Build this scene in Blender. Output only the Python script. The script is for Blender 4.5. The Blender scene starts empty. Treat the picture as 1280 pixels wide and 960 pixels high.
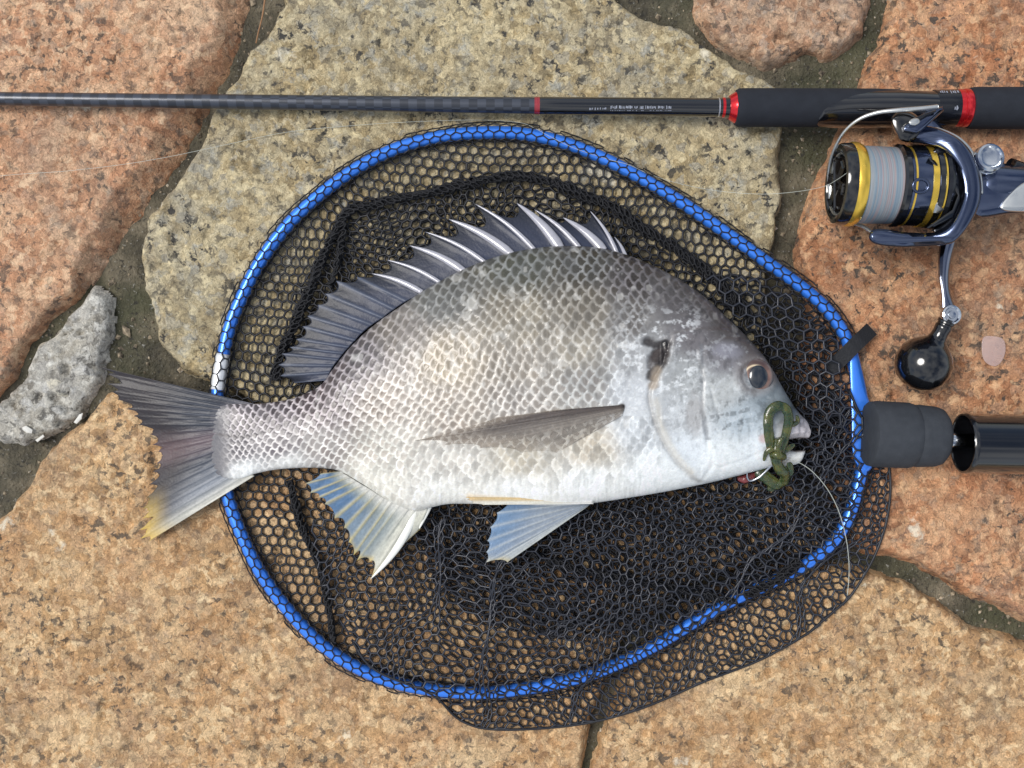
import bpy, bmesh, math, random
import numpy as np
from mathutils import Vector
from mathutils.geometry import tessellate_polygon

# ------------------------------------------------------------------ camera, sky, sun, exposure
S = 0.0005            # metres per unit of the layout plan (plan unit = half a millimetre)
HP = 1300.0           # camera height in plan units (0.65 m)
scn = bpy.context.scene
cam_d = bpy.data.cameras.new('camera')
cam = bpy.data.objects.new('camera', cam_d)
scn.collection.objects.link(cam)
cam.location = (0, 0, HP * S)
cam.rotation_euler = (0, 0, 0)
cam_d.sensor_width = 36
cam_d.lens = 18 * HP / 640.0
cam_d.clip_start = 0.01
cam_d.clip_end = 500
scn.camera = cam
scn.render.resolution_x = 1024
scn.render.resolution_y = 768

SUN_EL, SUN_AZ = 57.0, 166.0       # azimuth counted anticlockwise from +X (upper left of the plan)
world = bpy.data.worlds.new('World'); scn.world = world
world.use_nodes = True
wn = world.node_tree; wn.nodes.clear()
w_out = wn.nodes.new('ShaderNodeOutputWorld'); w_bg = wn.nodes.new('ShaderNodeBackground')
w_sky = wn.nodes.new('ShaderNodeTexSky'); w_sky.sky_type = 'NISHITA'; w_sky.sun_disc = False
w_sky.sun_elevation = math.radians(SUN_EL); w_sky.sun_rotation = math.radians(90 - SUN_AZ)
w_tc = wn.nodes.new('ShaderNodeTexCoord')
w_no = wn.nodes.new('ShaderNodeTexNoise'); w_no.inputs['Scale'].default_value = 2.3
w_no.inputs['Detail'].default_value = 7; w_no.inputs['Roughness'].default_value = .55
w_rp = wn.nodes.new('ShaderNodeValToRGB')
w_rp.color_ramp.elements[0].position = .40; w_rp.color_ramp.elements[1].position = .60
w_mx = wn.nodes.new('ShaderNodeMix'); w_mx.data_type = 'RGBA'
w_mx.inputs[7].default_value = (7.6, 7.9, 8.4, 1)
wn.links.new(w_tc.outputs['Generated'], w_no.inputs['Vector'])
wn.links.new(w_no.outputs[0], w_rp.inputs[0]); wn.links.new(w_rp.outputs[0], w_mx.inputs[0])
wn.links.new(w_sky.outputs[0], w_mx.inputs[6]); wn.links.new(w_mx.outputs[2], w_bg.inputs[0])
wn.links.new(w_bg.outputs[0], w_out.inputs[0])
w_bg.inputs[1].default_value = 0.08

sun_d = bpy.data.lights.new('sun', 'SUN'); sun_d.energy = 2.1; sun_d.angle = math.radians(26)
sun_d.color = (1.0, .96, .91)
sun = bpy.data.objects.new('sun', sun_d); scn.collection.objects.link(sun)
_e, _a = math.radians(SUN_EL), math.radians(SUN_AZ)
_dir = Vector((math.cos(_e) * math.cos(_a), math.cos(_e) * math.sin(_a), math.sin(_e)))
sun.rotation_euler = _dir.to_track_quat('Z', 'Y').to_euler()
sun.location = _dir * 3

scn.view_settings.view_transform = 'Standard'
scn.view_settings.look = 'None'
scn.view_settings.exposure = 0.38
scn.view_settings.gamma = 1

rng = np.random.default_rng(11)
random.seed(4)
COL = scn.collection

# ------------------------------------------------------------------ helpers: plan coordinates, noise
def P(x, y, z=0.0):
    """point seen over plan position (x, y) at height z (plan units) -> metres"""
    x = np.asarray(x, float); y = np.asarray(y, float); z = np.asarray(z, float)
    k = (HP - z) / HP
    x, y, z, k = np.broadcast_arrays(x, y, z, k)
    return np.stack([(x - 640) * k * S, (480 - y) * k * S, z * S], -1)

def KZ(z): return (HP - z) / HP
def lin(c):
    c = np.asarray(c, float) / 255.0
    return np.where(c <= .04045, c / 12.92, ((c + .055) / 1.055) ** 2.4)
def smooth(a, b, x):
    t = np.clip((x - a) / (b - a), 0, 1); return t * t * (3 - 2 * t)
def _hash(ix, iy, seed):
    n = (ix.astype(np.int64) * 374761393 + iy.astype(np.int64) * 668265263 + seed * 974634777) & 0x7fffffff
    n = ((n ^ (n >> 13)) * 1274126177) & 0x7fffffff
    n = (n ^ (n >> 16)) & 0xffff
    return n / 65535.0
def vnoise(x, y, seed=0):
    ix = np.floor(x); iy = np.floor(y); fx = x - ix; fy = y - iy
    fx = fx * fx * (3 - 2 * fx); fy = fy * fy * (3 - 2 * fy)
    a = _hash(ix, iy, seed); b = _hash(ix + 1, iy, seed); c = _hash(ix, iy + 1, seed); d = _hash(ix + 1, iy + 1, seed)
    return (a + (b - a) * fx) * (1 - fy) + (c + (d - c) * fx) * fy
def fbm(x, y, seed=0, octv=4, gain=.5):
    s = 0; a = 1; t = 0
    for o in range(octv):
        s = s + a * vnoise(x * 2 ** o + 17.3 * o, y * 2 ** o - 9.1 * o, seed + o); t += a; a *= gain
    return s / t - .5
def catmull(pts, n=8, closed=False):
    p = np.asarray(pts, float); m = len(p); out = []
    segs = m if closed else m - 1
    for i in range(segs):
        if closed: p0, p1, p2, p3 = p[i - 1], p[i], p[(i + 1) % m], p[(i + 2) % m]
        else: p0, p1, p2, p3 = p[max(i - 1, 0)], p[i], p[i + 1], p[min(i + 2, m - 1)]
        t = np.linspace(0, 1, n, endpoint=False)[:, None]
        out.append(.5 * (2 * p1 + (p2 - p0) * t + (2 * p0 - 5 * p1 + 4 * p2 - p3) * t ** 2 + (3 * p1 - p0 - 3 * p2 + p3) * t ** 3))
    if not closed: out.append(p[-1:])
    return np.concatenate(out)
def resample(p, n):
    d = np.r_[0, np.cumsum(np.linalg.norm(np.diff(p, axis=0), axis=1))]
    s = np.linspace(0, d[-1], n)
    return np.stack([np.interp(s, d, p[:, k]) for k in range(p.shape[1])], -1)
def sdist(x, y, poly):
    """signed distance, positive inside"""
    poly = np.asarray(poly, float); n = len(poly)
    d2 = np.full(x.shape, 1e18); ins = np.zeros(x.shape, bool)
    for i in range(n):
        ax, ay = poly[i]; bx, by = poly[(i + 1) % n]
        ex, ey = bx - ax, by - ay
        t = np.clip(((x - ax) * ex + (y - ay) * ey) / (ex * ex + ey * ey + 1e-12), 0, 1)
        d2 = np.minimum(d2, (x - ax - t * ex) ** 2 + (y - ay - t * ey) ** 2)
        if ay != by:
            c = (ay > y) != (by > y)
            ins ^= c & (x < (bx - ax) * (y - ay) / (by - ay) + ax)
    return np.where(ins, 1, -1) * np.sqrt(d2)
def pdist(x, y, path, closed=False):
    d2 = np.full(np.shape(x), 1e18)
    n = len(path)
    for i in range(n if closed else n - 1):
        ax, ay = path[i][:2]; bx, by = path[(i + 1) % n][:2]
        ex, ey = bx - ax, by - ay
        t = np.clip(((x - ax) * ex + (y - ay) * ey) / (ex * ex + ey * ey + 1e-12), 0, 1)
        d2 = np.minimum(d2, (x - ax - t * ex) ** 2 + (y - ay - t * ey) ** 2)
    return np.sqrt(d2)

# ------------------------------------------------------------------ helpers: meshes and objects
def mesh_np(verts, quads, tris=None, smoothf=True, color=None):
    me = bpy.data.meshes.new('m')
    verts = np.asarray(verts, np.float32); quads = np.asarray(quads, np.int32).reshape(-1, 4)
    tris = np.zeros((0, 3), np.int32) if tris is None else np.asarray(tris, np.int32).reshape(-1, 3)
    nl = quads.size + tris.size
    me.vertices.add(len(verts)); me.vertices.foreach_set('co', verts.ravel())
    me.loops.add(nl); me.loops.foreach_set('vertex_index', np.concatenate([quads.ravel(), tris.ravel()]))
    me.polygons.add(len(quads) + len(tris))
    st = np.concatenate([np.arange(len(quads)) * 4, quads.size + np.arange(len(tris)) * 3]).astype(np.int32)
    me.polygons.foreach_set('loop_start', st)
    me.polygons.foreach_set('use_smooth', np.full(len(st), smoothf))
    if color is not None:
        at = me.color_attributes.new('Col', 'FLOAT_COLOR', 'POINT')
        c = np.ones((len(verts), 4), np.float32); c[:, :3] = color
        at.data.foreach_set('color', c.ravel())
    me.update(calc_edges=True); me.validate()
    return me
def link(name, me, mat=None, parent=None):
    o = bpy.data.objects.new(name, me); COL.objects.link(o)
    if me is not None and mat is not None: me.materials.append(mat)
    if me is not None: me.name = name
    if parent is not None:
        o.parent = parent
        w = Vector((0, 0, 0)); q = parent
        while q is not None: w += q.location; q = q.parent
        o.location = -w
    return o
def thing(name, label, cat, loc=(0, 0, 0), group=None):
    o = bpy.data.objects.new(name, None); COL.objects.link(o); o.location = loc
    o.empty_display_size = .01
    return tag(o, label, cat, group)
def tag(o, label, cat, group=None):
    o['label'] = label; o['category'] = cat
    if group: o['group'] = group
    return o
def grid_quads(nu, nv, wrap_u=False, wrap_v=False, off=0):
    iu = np.arange(nu if wrap_u else nu - 1); iv = np.arange(nv if wrap_v else nv - 1)
    a, b = np.meshgrid(iu, iv, indexing='ij'); a2 = (a + 1) % nu; b2 = (b + 1) % nv
    return np.stack([a * nv + b, a2 * nv + b, a2 * nv + b2, a * nv + b2], -1).reshape(-1, 4) + off
def tube_arrays(path, rad, n=8, closed=False, flat=1.0, caps=True, up=(0, 0, 1)):
    p = np.asarray(path, float); m = len(p)
    rad = np.broadcast_to(np.asarray(rad, float), (m,))
    t = np.gradient(p, axis=0)
    if closed: t = np.roll(p, -1, 0) - np.roll(p, 1, 0)
    t /= np.linalg.norm(t, axis=1, keepdims=True) + 1e-12
    u = np.cross(t, np.asarray(up, float)); ln = np.linalg.norm(u, axis=1, keepdims=True)
    u = np.where(ln < 1e-3, np.array([1., 0, 0]), u / (ln + 1e-12)); w = np.cross(u, t)
    a = np.linspace(0, 2 * np.pi, n, endpoint=False)
    v = p[:, None, :] + rad[:, None, None] * (np.cos(a)[None, :, None] * u[:, None, :] + flat * np.sin(a)[None, :, None] * w[:, None, :])
    q = grid_quads(m, n, closed, True); tr = []
    v = v.reshape(-1, 3)
    if caps and not closed:
        v = np.concatenate([v, p[:1], p[-1:]]); c0, c1 = m * n, m * n + 1
        for k in range(n):
            tr.append((c0, (k + 1) % n, k)); tr.append((c1, (m - 1) * n + k, (m - 1) * n + (k + 1) % n))
    return v, q, np.array(tr, int).reshape(-1, 3)
def tube(name, path, rad, mat, parent=None, **k):
    v, q, t = tube_arrays(path, rad, **k)
    return link(name, mesh_np(v, q, t), mat, parent)
def lathe_arrays(o, axis, prof, n=56):
    o = np.asarray(o, float); ax = np.asarray(axis, float); ax /= np.linalg.norm(ax)
    ref = np.array([0, 0, 1.]) if abs(ax[2]) < .9 else np.array([0, 1., 0])
    u = np.cross(ax, ref); u /= np.linalg.norm(u); w = np.cross(u, ax)
    a = np.linspace(0, 2 * np.pi, n, endpoint=False)
    pr = np.asarray(prof, float)
    v = o + pr[:, None, 0, None] * ax + pr[:, None, 1, None] * (np.cos(a)[None, :, None] * u + np.sin(a)[None, :, None] * w)
    return v.reshape(-1, 3), grid_quads(len(pr), n, False, True)
def lathe(name, o, axis, prof, mat, parent=None, n=56, sharp=35):
    v, q = lathe_arrays(o, axis, prof, n)
    me = mesh_np(v, q)
    bm = bmesh.new(); bm.from_mesh(me); bmesh.ops.remove_doubles(bm, verts=bm.verts, dist=1e-7)
    bmesh.ops.recalc_face_normals(bm, faces=bm.faces); bm.to_mesh(me); bm.free()
    me.set_sharp_from_angle(angle=math.radians(sharp))
    return link(name, me, mat, parent)
def inset(poly, d):
    p = np.asarray(poly, float)
    t = np.roll(p, -1, 0) - np.roll(p, 1, 0); t /= np.linalg.norm(t, axis=1, keepdims=True) + 1e-9
    area = .5 * np.sum(p[:, 0] * np.roll(p[:, 1], -1) - np.roll(p[:, 0], -1) * p[:, 1])
    nrm = np.stack([-t[:, 1], t[:, 0]], -1) * np.sign(area)
    return p + nrm * d
def plate(name, poly, z0, z1, bev, mat, parent=None, zf=None, sharp=50):
    """solid with the plan outline poly from height z0 to z1 with a rounded upper edge"""
    rings = [(0, z0), (0, z1 - bev), (.3 * bev, z1 - .3 * bev), (bev, z1)]
    m = len(poly); vs = []
    for d, z in rings:
        q = inset(poly, d); zz = np.full(m, float(z))
        if zf is not None: zz = zz + zf(q[:, 0], q[:, 1])
        vs.append(P(poly[:, 0], poly[:, 1], z0) * 0 + P(q[:, 0], q[:, 1], zz))
    bm = bmesh.new()
    bv = [[bm.verts.new(c) for c in r] for r in vs]
    for a, b in zip(bv[:-1], bv[1:]):
        for i in range(m): bm.faces.new((a[i], a[(i + 1) % m], b[(i + 1) % m], b[i]))
    for r, lp_ in ((vs[-1], bv[-1]), (vs[0], bv[0])):
        for t_ in tessellate_polygon([[Vector((c[0], c[1], 0)) for c in r]]):
            try: bm.faces.new([lp_[i] for i in t_])
            except ValueError: pass
    bmesh.ops.recalc_face_normals(bm, faces=bm.faces)
    me = bpy.data.meshes.new(name)
    for f in bm.faces: f.smooth = True
    bm.to_mesh(me); bm.free(); me.set_sharp_from_angle(angle=math.radians(sharp))
    return link(name, me, mat, parent)
def join_arrays(parts):
    v, q, t = [], [], []; o = 0
    for a in parts:
        v.append(a[0]); q.append(np.asarray(a[1], int).reshape(-1, 4) + o)
        if len(a) > 2 and len(a[2]): t.append(np.asarray(a[2], int).reshape(-1, 3) + o)
        o += len(a[0])
    return np.concatenate(v), np.concatenate(q), (np.concatenate(t) if t else None)

# ------------------------------------------------------------------ helpers: materials
class NT:
    def __init__(s, name):
        s.m = bpy.data.materials.new(name); s.m.use_nodes = True
        s.t = s.m.node_tree; s.b = s.t.nodes['Principled BSDF']; s.out = s.t.nodes['Material Output']
        s.tc = s.t.nodes.new('ShaderNodeTexCoord')
    def n(s, kind, **k):
        x = s.t.nodes.new(kind)
        for a, b in k.items(): setattr(x, a, b)
        return x
    def l(s, a, b): s.t.links.new(a, b)
    def noise(s, scale, detail=4, rough=.55, vec=None, dist=0):
        x = s.n('ShaderNodeTexNoise'); x.inputs['Scale'].default_value = scale
        x.inputs['Detail'].default_value = detail; x.inputs['Roughness'].default_value = rough
        x.inputs['Distortion'].default_value = dist
        s.l(vec or s.tc.outputs['Object'], x.inputs['Vector']); return x.outputs[0]
    def ramp(s, f, stops, interp='LINEAR'):
        x = s.n('ShaderNodeValToRGB'); x.color_ramp.interpolation = interp
        e = x.color_ramp.elements
        while len(e) < len(stops): e.new(.5)
        for i, (p, c) in enumerate(stops):
            e[i].position = p
            e[i].color = (c, c, c, 1) if np.isscalar(c) else (*c, 1)
        s.l(f, x.inputs[0]); return x.outputs[0]
    def mix(s, f, a, b, mode='MIX'):
        x = s.n('ShaderNodeMix', data_type='RGBA', blend_type=mode)
        for v, i in ((f, 0), (a, 6), (b, 7)):
            if hasattr(v, 'is_output'): s.l(v, x.inputs[i])
            else: x.inputs[i].default_value = v if np.isscalar(v) else (*v, 1)
        return x.outputs[2]
    def math(s, op, a, b=0.0):
        x = s.n('ShaderNodeMath', operation=op)
        for v, i in ((a, 0), (b, 1)):
            if hasattr(v, 'is_output'): s.l(v, x.inputs[i])
            else: x.inputs[i].default_value = v
        return x.outputs[0]
    def bump(s, h, dist, strength=1.0):
        x = s.n('ShaderNodeBump'); x.inputs['Distance'].default_value = dist; x.inputs['Strength'].default_value = strength
        s.l(h, x.inputs['Height']); s.l(x.outputs[0], s.b.inputs['Normal']); return x
    def set(s, **k):
        for a, v in k.items():
            i = s.b.inputs[a.replace('_', ' ')]
            if hasattr(v, 'is_output'): s.l(v, i)
            else: i.default_value = v if np.isscalar(v) else (*v, 1)
        return s
def mat(name, col, rough=.5, metal=0., coat=0., var=.12, vs=300, bump=0., bs=900, spec=.5, rv=.08):
    """one-colour material with procedural tone variation, roughness variation and fine relief (col: 0-255)"""
    m = NT(name); c = lin(col)
    nz = m.noise(vs, 5)
    m.set(Base_Color=m.mix(nz, c * (1 - var), np.clip(c * (1 + var), 0, 1)), Metallic=metal, Coat_Weight=coat, Coat_Roughness=.08)
    m.b.inputs['Specular IOR Level'].default_value = spec
    m.set(Roughness=m.ramp(m.noise(vs * .6, 4), [(.3, max(rough - rv, .02)), (.7, min(rough + rv, 1.))]))
    if bump: m.bump(m.noise(bs, 3), bump)
    return m.m

def stone_mat(name, light, mid, dark, stain, specks=.5, seed=0., grey=None):
    m = NT(name)
    mp = m.n('ShaderNodeMapping'); mp.inputs['Location'].default_value = (seed, seed * 1.7, seed * .3)
    m.l(m.tc.outputs['Object'], mp.inputs['Vector'])
    wv = m.n('ShaderNodeTexNoise'); wv.inputs['Scale'].default_value = 240; wv.inputs['Detail'].default_value = 3
    m.l(mp.outputs[0], wv.inputs['Vector'])
    va = m.n('ShaderNodeVectorMath', operation='MULTIPLY_ADD')
    m.l(wv.outputs['Color'], va.inputs[0]); va.inputs[1].default_value = (.006, .006, .006); m.l(mp.outputs[0], va.inputs[2])
    V = va.outputs[0]
    def ds(c):
        c = lin(c); g_ = c.mean(); return g_ + (c - g_) * .90
    L, M, D, T = ds(light), ds(mid), ds(dark), ds(stain)
    G = lin(grey if grey is not None else (150, 140, 128))
    n1 = m.noise(70, 8, .72, V)
    col = m.ramp(n1, [(.30, D), (.43, M * .82), (.52, M), (.62, M * 1.12), (.74, L)])
    vo = m.n('ShaderNodeTexVoronoi'); vo.inputs['Scale'].default_value = 210; m.l(V, vo.inputs['Vector'])
    sep = m.n('ShaderNodeSeparateColor'); m.l(vo.outputs['Color'], sep.inputs[0])
    gr = m.ramp(sep.outputs[0], [(0, D * .7), (.14, M * .7), (.36, M), (.56, L), (.78, L * 1.1), (.9, G)])
    col = m.mix(.46, col, gr)
    v2 = m.n('ShaderNodeTexVoronoi'); v2.inputs['Scale'].default_value = 640; m.l(V, v2.inputs['Vector'])
    se2 = m.n('ShaderNodeSeparateColor'); m.l(v2.outputs['Color'], se2.inputs[0])
    n4 = m.noise(30, 6, .66, mp.outputs[0])
    col = m.mix(m.ramp(n4, [(.40, 0.), (.64, .75)]), col, m.mix(.6, col, T))
    n8 = m.noise(11, 5, .6, mp.outputs[0], 1.2)
    col = m.mix(m.ramp(n8, [(.50, 0.), (.66, .55)]), col, m.mix(.7, col, G * .8))
    n9 = m.noise(17, 6, .68, va.outputs[0], .6)
    col = m.mix(m.ramp(n9, [(.53, 0.), (.63, .5)]), col, m.mix(.75, col, D * 1.15))
    n10 = m.noise(14, 4, .6, mp.outputs[0], .8)
    col = m.mix(m.ramp(n10, [(.55, 0.), (.68, .4)]), col, L * 1.05)
    # cool quartz patches
    n6 = m.noise(85, 5, .65, V)
    col = m.mix(m.ramp(n6, [(.57, 0.), (.70, .75)]), col, G)
    # fine tonal grain
    nf = m.noise(900, 3, .6, V)
    col = m.mix(1.0, col, m.ramp(nf, [(.30, .66), (.5, 1.0), (.72, 1.3)]), 'MULTIPLY')
    col = m.mix(1.0, col, m.ramp(se2.outputs[1], [(0, .80), (.5, 1.0), (1, 1.15)]), 'MULTIPLY')
    # dark mica specks and pits
    n2 = m.noise(165, 5, .62, V)
    n5 = m.noise(22, 4, .6, mp.outputs[0])
    sp = m.ramp(n2, [(.548, 0.), (.60, 1.)])
    spm = m.math('MULTIPLY', sp, m.ramp(n5, [(.38, .3 * specks), (.58, 1.0 * specks)]))
    col = m.mix(spm, col, lin((66, 64, 60)))
    # pale feldspar flecks
    n3 = m.noise(110, 5, .62, V)
    col = m.mix(m.ramp(n3, [(.58, 0.), (.68, .7)]), col, L * 1.12)
    n7 = m.noise(24, 5, .62, V)
    col = m.mix(m.ramp(n7, [(.655, 0.), (.70, .75)]), col, lin((238, 230, 208)))
    m.set(Base_Color=col, Roughness=m.ramp(n1, [(.3, .5), (.7, .85)]))
    h = m.math('ADD', m.math('MULTIPLY', n1, 1.0), m.math('MULTIPLY', n2, -.7))
    h = m.math('ADD', h, m.math('MULTIPLY', nf, .5))
    m.bump(h, .0022, 1.0)
    m.b.inputs['Specular IOR Level'].default_value = .35
    return m.m

# ------------------------------------------------------------------ pavement: mortar sheet and stones
def mortar_height(x, y):
    return -24 - 9 * smooth(420, 300, x) * smooth(420, 300, y) + 8 * fbm(x / 60, y / 60, 3, 4) + 5 * fbm(x / 14, y / 14, 8, 3)
m = NT('mossy_mortar')
n1 = m.noise(45, 6, .65); n2 = m.noise(420, 4, .6); n3 = m.noise(16, 4)
c = m.ramp(n1, [(.3, lin((48, 45, 36))), (.5, lin((88, 82, 66))), (.7, lin((136, 126, 106)))])
c = m.mix(m.ramp(n3, [(.46, 0.), (.66, .6)]), c, lin((70, 74, 46)))
c = m.mix(m.ramp(n2, [(.62, 0.), (.7, .8)]), c, lin((170, 168, 160)))
c = m.mix(m.ramp(m.noise(300, 3), [(.6, 0.), (.68, .8)]), c, lin((40, 38, 34)))
m.set(Base_Color=c, Roughness=m.ramp(n1, [(.3, .45), (.7, .9)]))
m.bump(m.math('ADD', n2, n1), .0035, 1.0)
MORTAR = m.m

gx = np.concatenate([[-60000, -20000, -6000, -2600, -1500], np.arange(-900, 2181, 6.5), [2900, 4200, 8000, 22000, 60000]])
gy = np.concatenate([[-60000, -20000, -6000, -2600, -1500], np.arange(-800, 1761, 6.5), [2600, 4200, 8000, 22000, 60000]])
X, Y = np.meshgrid(gx, gy, indexing='ij')
zz = mortar_height(X, Y)
v = np.stack([(X - 640) * S, (480 - Y) * S, zz * S], -1).reshape(-1, 3)
q = grid_quads(len(gx), len(gy))[:, ::-1]
pavement = link('pavement', mesh_np(v, q), MORTAR)
pavement['kind'] = 'structure'; pavement['label'] = 'crazy paving of granite slabs with mossy mortar joints'

MS = {
 'pink':  stone_mat('pink_granite', (238, 202, 160), (208, 154, 112), (120, 86, 64), (192, 130, 90), .8, .13, (176, 158, 138)),
 'beige': stone_mat('beige_granite', (222, 206, 162), (182, 160, 114), (106, 94, 70), (158, 150, 126), 1.0, 1.7, (166, 168, 162)),
 'tan':   stone_mat('tan_granite', (242, 212, 162), (206, 162, 108), (120, 92, 64), (188, 138, 92), .8, 3.1, (178, 154, 126)),
 'rust':  stone_mat('rust_granite', (230, 186, 138), (200, 140, 94), (114, 76, 50), (186, 114, 70), .9, 4.3, (164, 146, 126)),
 'rose':  stone_mat('rose_granite', (224, 188, 150), (196, 144, 104), (104, 78, 62), (150, 138, 122), .8, 5.2, (176, 164, 150)),
 'cement': stone_mat('grey_cement', (222, 220, 210), (190, 185, 172), (116, 110, 98), (136, 120, 92), .7, 6.6, (192, 192, 190)),
}
def jag(poly, seed, amp=3.0, step=7, ext=None):
    p = np.asarray(poly, float); p = np.vstack([p, p[:1]])
    d = np.r_[0, np.cumsum(np.linalg.norm(np.diff(p, axis=0), axis=1))]
    n = max(int(d[-1] / step), 8); s = np.linspace(0, d[-1], n, endpoint=False)
    q = np.stack([np.interp(s, d, p[:, k]) for k in range(2)], -1)
    q0 = q.copy()
    q[:, 0] += amp * 2 * fbm(q0[:, 0] / 34, q0[:, 1] / 34, seed, 4, .62)
    q[:, 1] += amp * 2 * fbm(q0[:, 0] / 34 + 50, q0[:, 1] / 34, seed + 9, 4, .62)
    return q
def stone(poly, mt, seed, step=3.0, edge=12.0, top=0.0, tilt=(0, 0), drop=22.0, rough=1.0, jamp=6.0, edgefun=None, prof=2.2):
    poly = jag(poly, seed, jamp)
    x0, y0 = poly.min(0) - 9; x1, y1 = poly.max(0) + 9
    xs = np.arange(x0, x1, step); ys = np.arange(y0, y1, step)
    X, Y = np.meshgrid(xs, ys, indexing='ij'); d = sdist(X, Y, poly)
    d = d + (5.0 * fbm(X / 10, Y / 10, seed + 11, 3, .6) + 5.0 * fbm(X / 28, Y / 28, seed + 12, 2)) * smooth(30, 6, d)
    ed = edge * (1 + .8 * fbm(X / 70, Y / 70, seed + 2, 2))
    if edgefun is not None: ed = edgefun(X, Y, ed)
    t = np.clip(d / ed, -1, 1)
    z = top - drop * np.where(t > 0, (1 - t) ** prof, 1) - np.where(d < 0, -d * 2.2, 0)
    z += rough * (7.0 * fbm(X / 130, Y / 130, seed + 5, 3) + 3.6 * fbm(X / 24, Y / 24, seed + 6, 4, .6) + 2.0 * fbm(X / 7, Y / 7, seed + 7, 2)) * (1 if step < 5 else .8)
    z -= rough * 5 * smooth(.16, .30, fbm(X / 16, Y / 16, seed + 14, 3)) + rough * 3.5 * smooth(.012, .0, np.abs(fbm(X / 90, Y / 90, seed + 15, 4))) * smooth(.02, .12, fbm(X / 160, Y / 160, seed + 16, 2))
    z = np.minimum(z, top + 1.5 + .5 * (z - top - 1.5))
    z += tilt[0] * (X - poly[:, 0].mean()) / 100 + tilt[1] * (Y - poly[:, 1].mean()) / 100
    keep = d > -step * 1.9
    nu, nv = X.shape
    q = grid_quads(nu, nv)[:, ::-1]
    k = keep.ravel(); q = q[k[q].all(1)]
    used = np.unique(q); remap = np.full(nu * nv, -1); remap[used] = np.arange(len(used))
    v = np.stack([(X - 640) * S, (480 - Y) * S, z * S], -1).reshape(-1, 3)[used]
    o = link('stone', mesh_np(v, remap[q]), MS[mt], pavement)
    return o
LX, RX, TY, BY = -210, 1490, -190, 1160
def wide_right_slope(X, Y, ed): return np.where((X > 90) & (Y < 380), 33 * (1 + .5 * fbm(X / 40, Y / 40, 5, 2)), ed)
stone([(LX, TY), (330, TY), (316, -60), (310, 0), (296, 50), (272, 100), (246, 142), (218, 190), (190, 236), (152, 284), (128, 326), (112, 352), (84, 378), (44, 420), (16, 470), (-10, 500), (-80, 560), (LX, 590)], 'pink', 21, edgefun=wide_right_slope, drop=36, prof=1.15)
stone([(366, TY), (352, 0), (336, 40), (310, 66), (290, 100), (270, 126), (256, 148), (244, 182), (226, 202), (216, 228), (181, 270), (174, 320), (180, 370), (200, 438), (226, 466), (262, 477), (340, 520), (500, 560), (700, 590), (880, 560), (958, 480), (962, 400), (964, 320), (976, 282), (981, 200), (978, 160), (986, 112), (962, 98), (920, 80), (880, 50), (850, 30), (792, 12), (766, -10), (740, TY)], 'beige', 33, edge=9, top=1)
stone([(872, -6), (884, -80), (880, TY), (1130, TY), (1104, -60), (1094, 0), (1084, 38), (1060, 60), (1040, 74), (1012, 64), (986, 80), (962, 86), (932, 70), (894, 50), (874, 24)], 'rose', 47, edge=16, top=-2, rough=1.6)
stone([(1150, TY), (1116, 0), (1102, 50), (1082, 90), (1074, 112), (1060, 150), (1044, 182), (1020, 240), (1006, 280), (1000, 312), (1010, 350), (1012, 400), (1000, 460), (1020, 560), (1050, 640), (1076, 690), (1112, 698), (1156, 712), (1204, 742), (1284, 776), (1390, 800), (RX, 810), (RX, TY)], 'rust', 58, edge=11)
stone([(1076, 712), (1096, 718), (1140, 730), (1180, 757), (1222, 784), (1284, 804), (1390, 826), (RX, 836), (RX, BY), (700, BY), (728, 1010), (742, 956), (758, 900), (790, 820), (880, 740), (990, 706)], 'tan', 71, edge=9)
stone([(LX, 720), (-60, 690), (0, 642), (30, 602), (44, 574), (100, 522), (128, 494), (180, 478), (240, 492), (330, 536), (500, 576), (700, 606), (890, 578), (972, 500), (990, 570), (1020, 640), (1044, 690), (960, 700), (866, 730), (776, 812), (742, 900), (728, 956), (712, 1010), (682, BY), (LX, BY)], 'tan', 83, edge=12, top=.5)
so = stone([(-60, 552), (-12, 512), (20, 478), (50, 428), (88, 386), (112, 358), (128, 372), (131, 402), (127, 446), (116, 482), (92, 520), (68, 542), (20, 556)], 'cement', 91, edge=9, top=-7, drop=13, rough=2.0, jamp=9)
so['label'] = 'lumpy grey cement filling between two slabs'
# neighbouring slabs outside the picture
def quadpoly(x0, y0, x1, y1, s):
    r = np.random.default_rng(s); j = lambda: r.uniform(-34, 34)
    return [(x0 + 12, y0 + 12), ((x0 + x1) / 2, y0 + 12 + j() * .4), (x1 - 12, y0 + 12), (x1 - 12, (y0 + y1) / 2 + j() * .3), (x1 - 12, y1 - 12), ((x0 + x1) / 2, y1 - 12), (x0 + 12, y1 - 12), (x0 + 12, (y0 + y1) / 2)]
kinds = ['tan', 'pink', 'beige', 'rust', 'rose']
xsplit = [-900, -430, 60, 560, 1010, 1560, 2180]
for i in range(6):
    stone(quadpoly(xsplit[i], -780, xsplit[i + 1], TY - 4, 200 + i), kinds[i % 5], 101 + i, step=9, edge=16)
    stone(quadpoly(xsplit[i], BY + 6, xsplit[i + 1], 1740, 220 + i), kinds[(i + 2) % 5], 121 + i, step=9, edge=16)
for i, (ya, yb) in enumerate(((-190, 300), (300, 700), (700, 1160))):
    stone(quadpoly(-900, ya, LX - 4, yb, 240 + i), kinds[(i + 1) % 5], 141 + i, step=9, edge=16)
    stone(quadpoly(RX + 4, ya, 2180, yb, 250 + i), kinds[(i + 3) % 5], 151 + i, step=9, edge=16)

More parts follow.
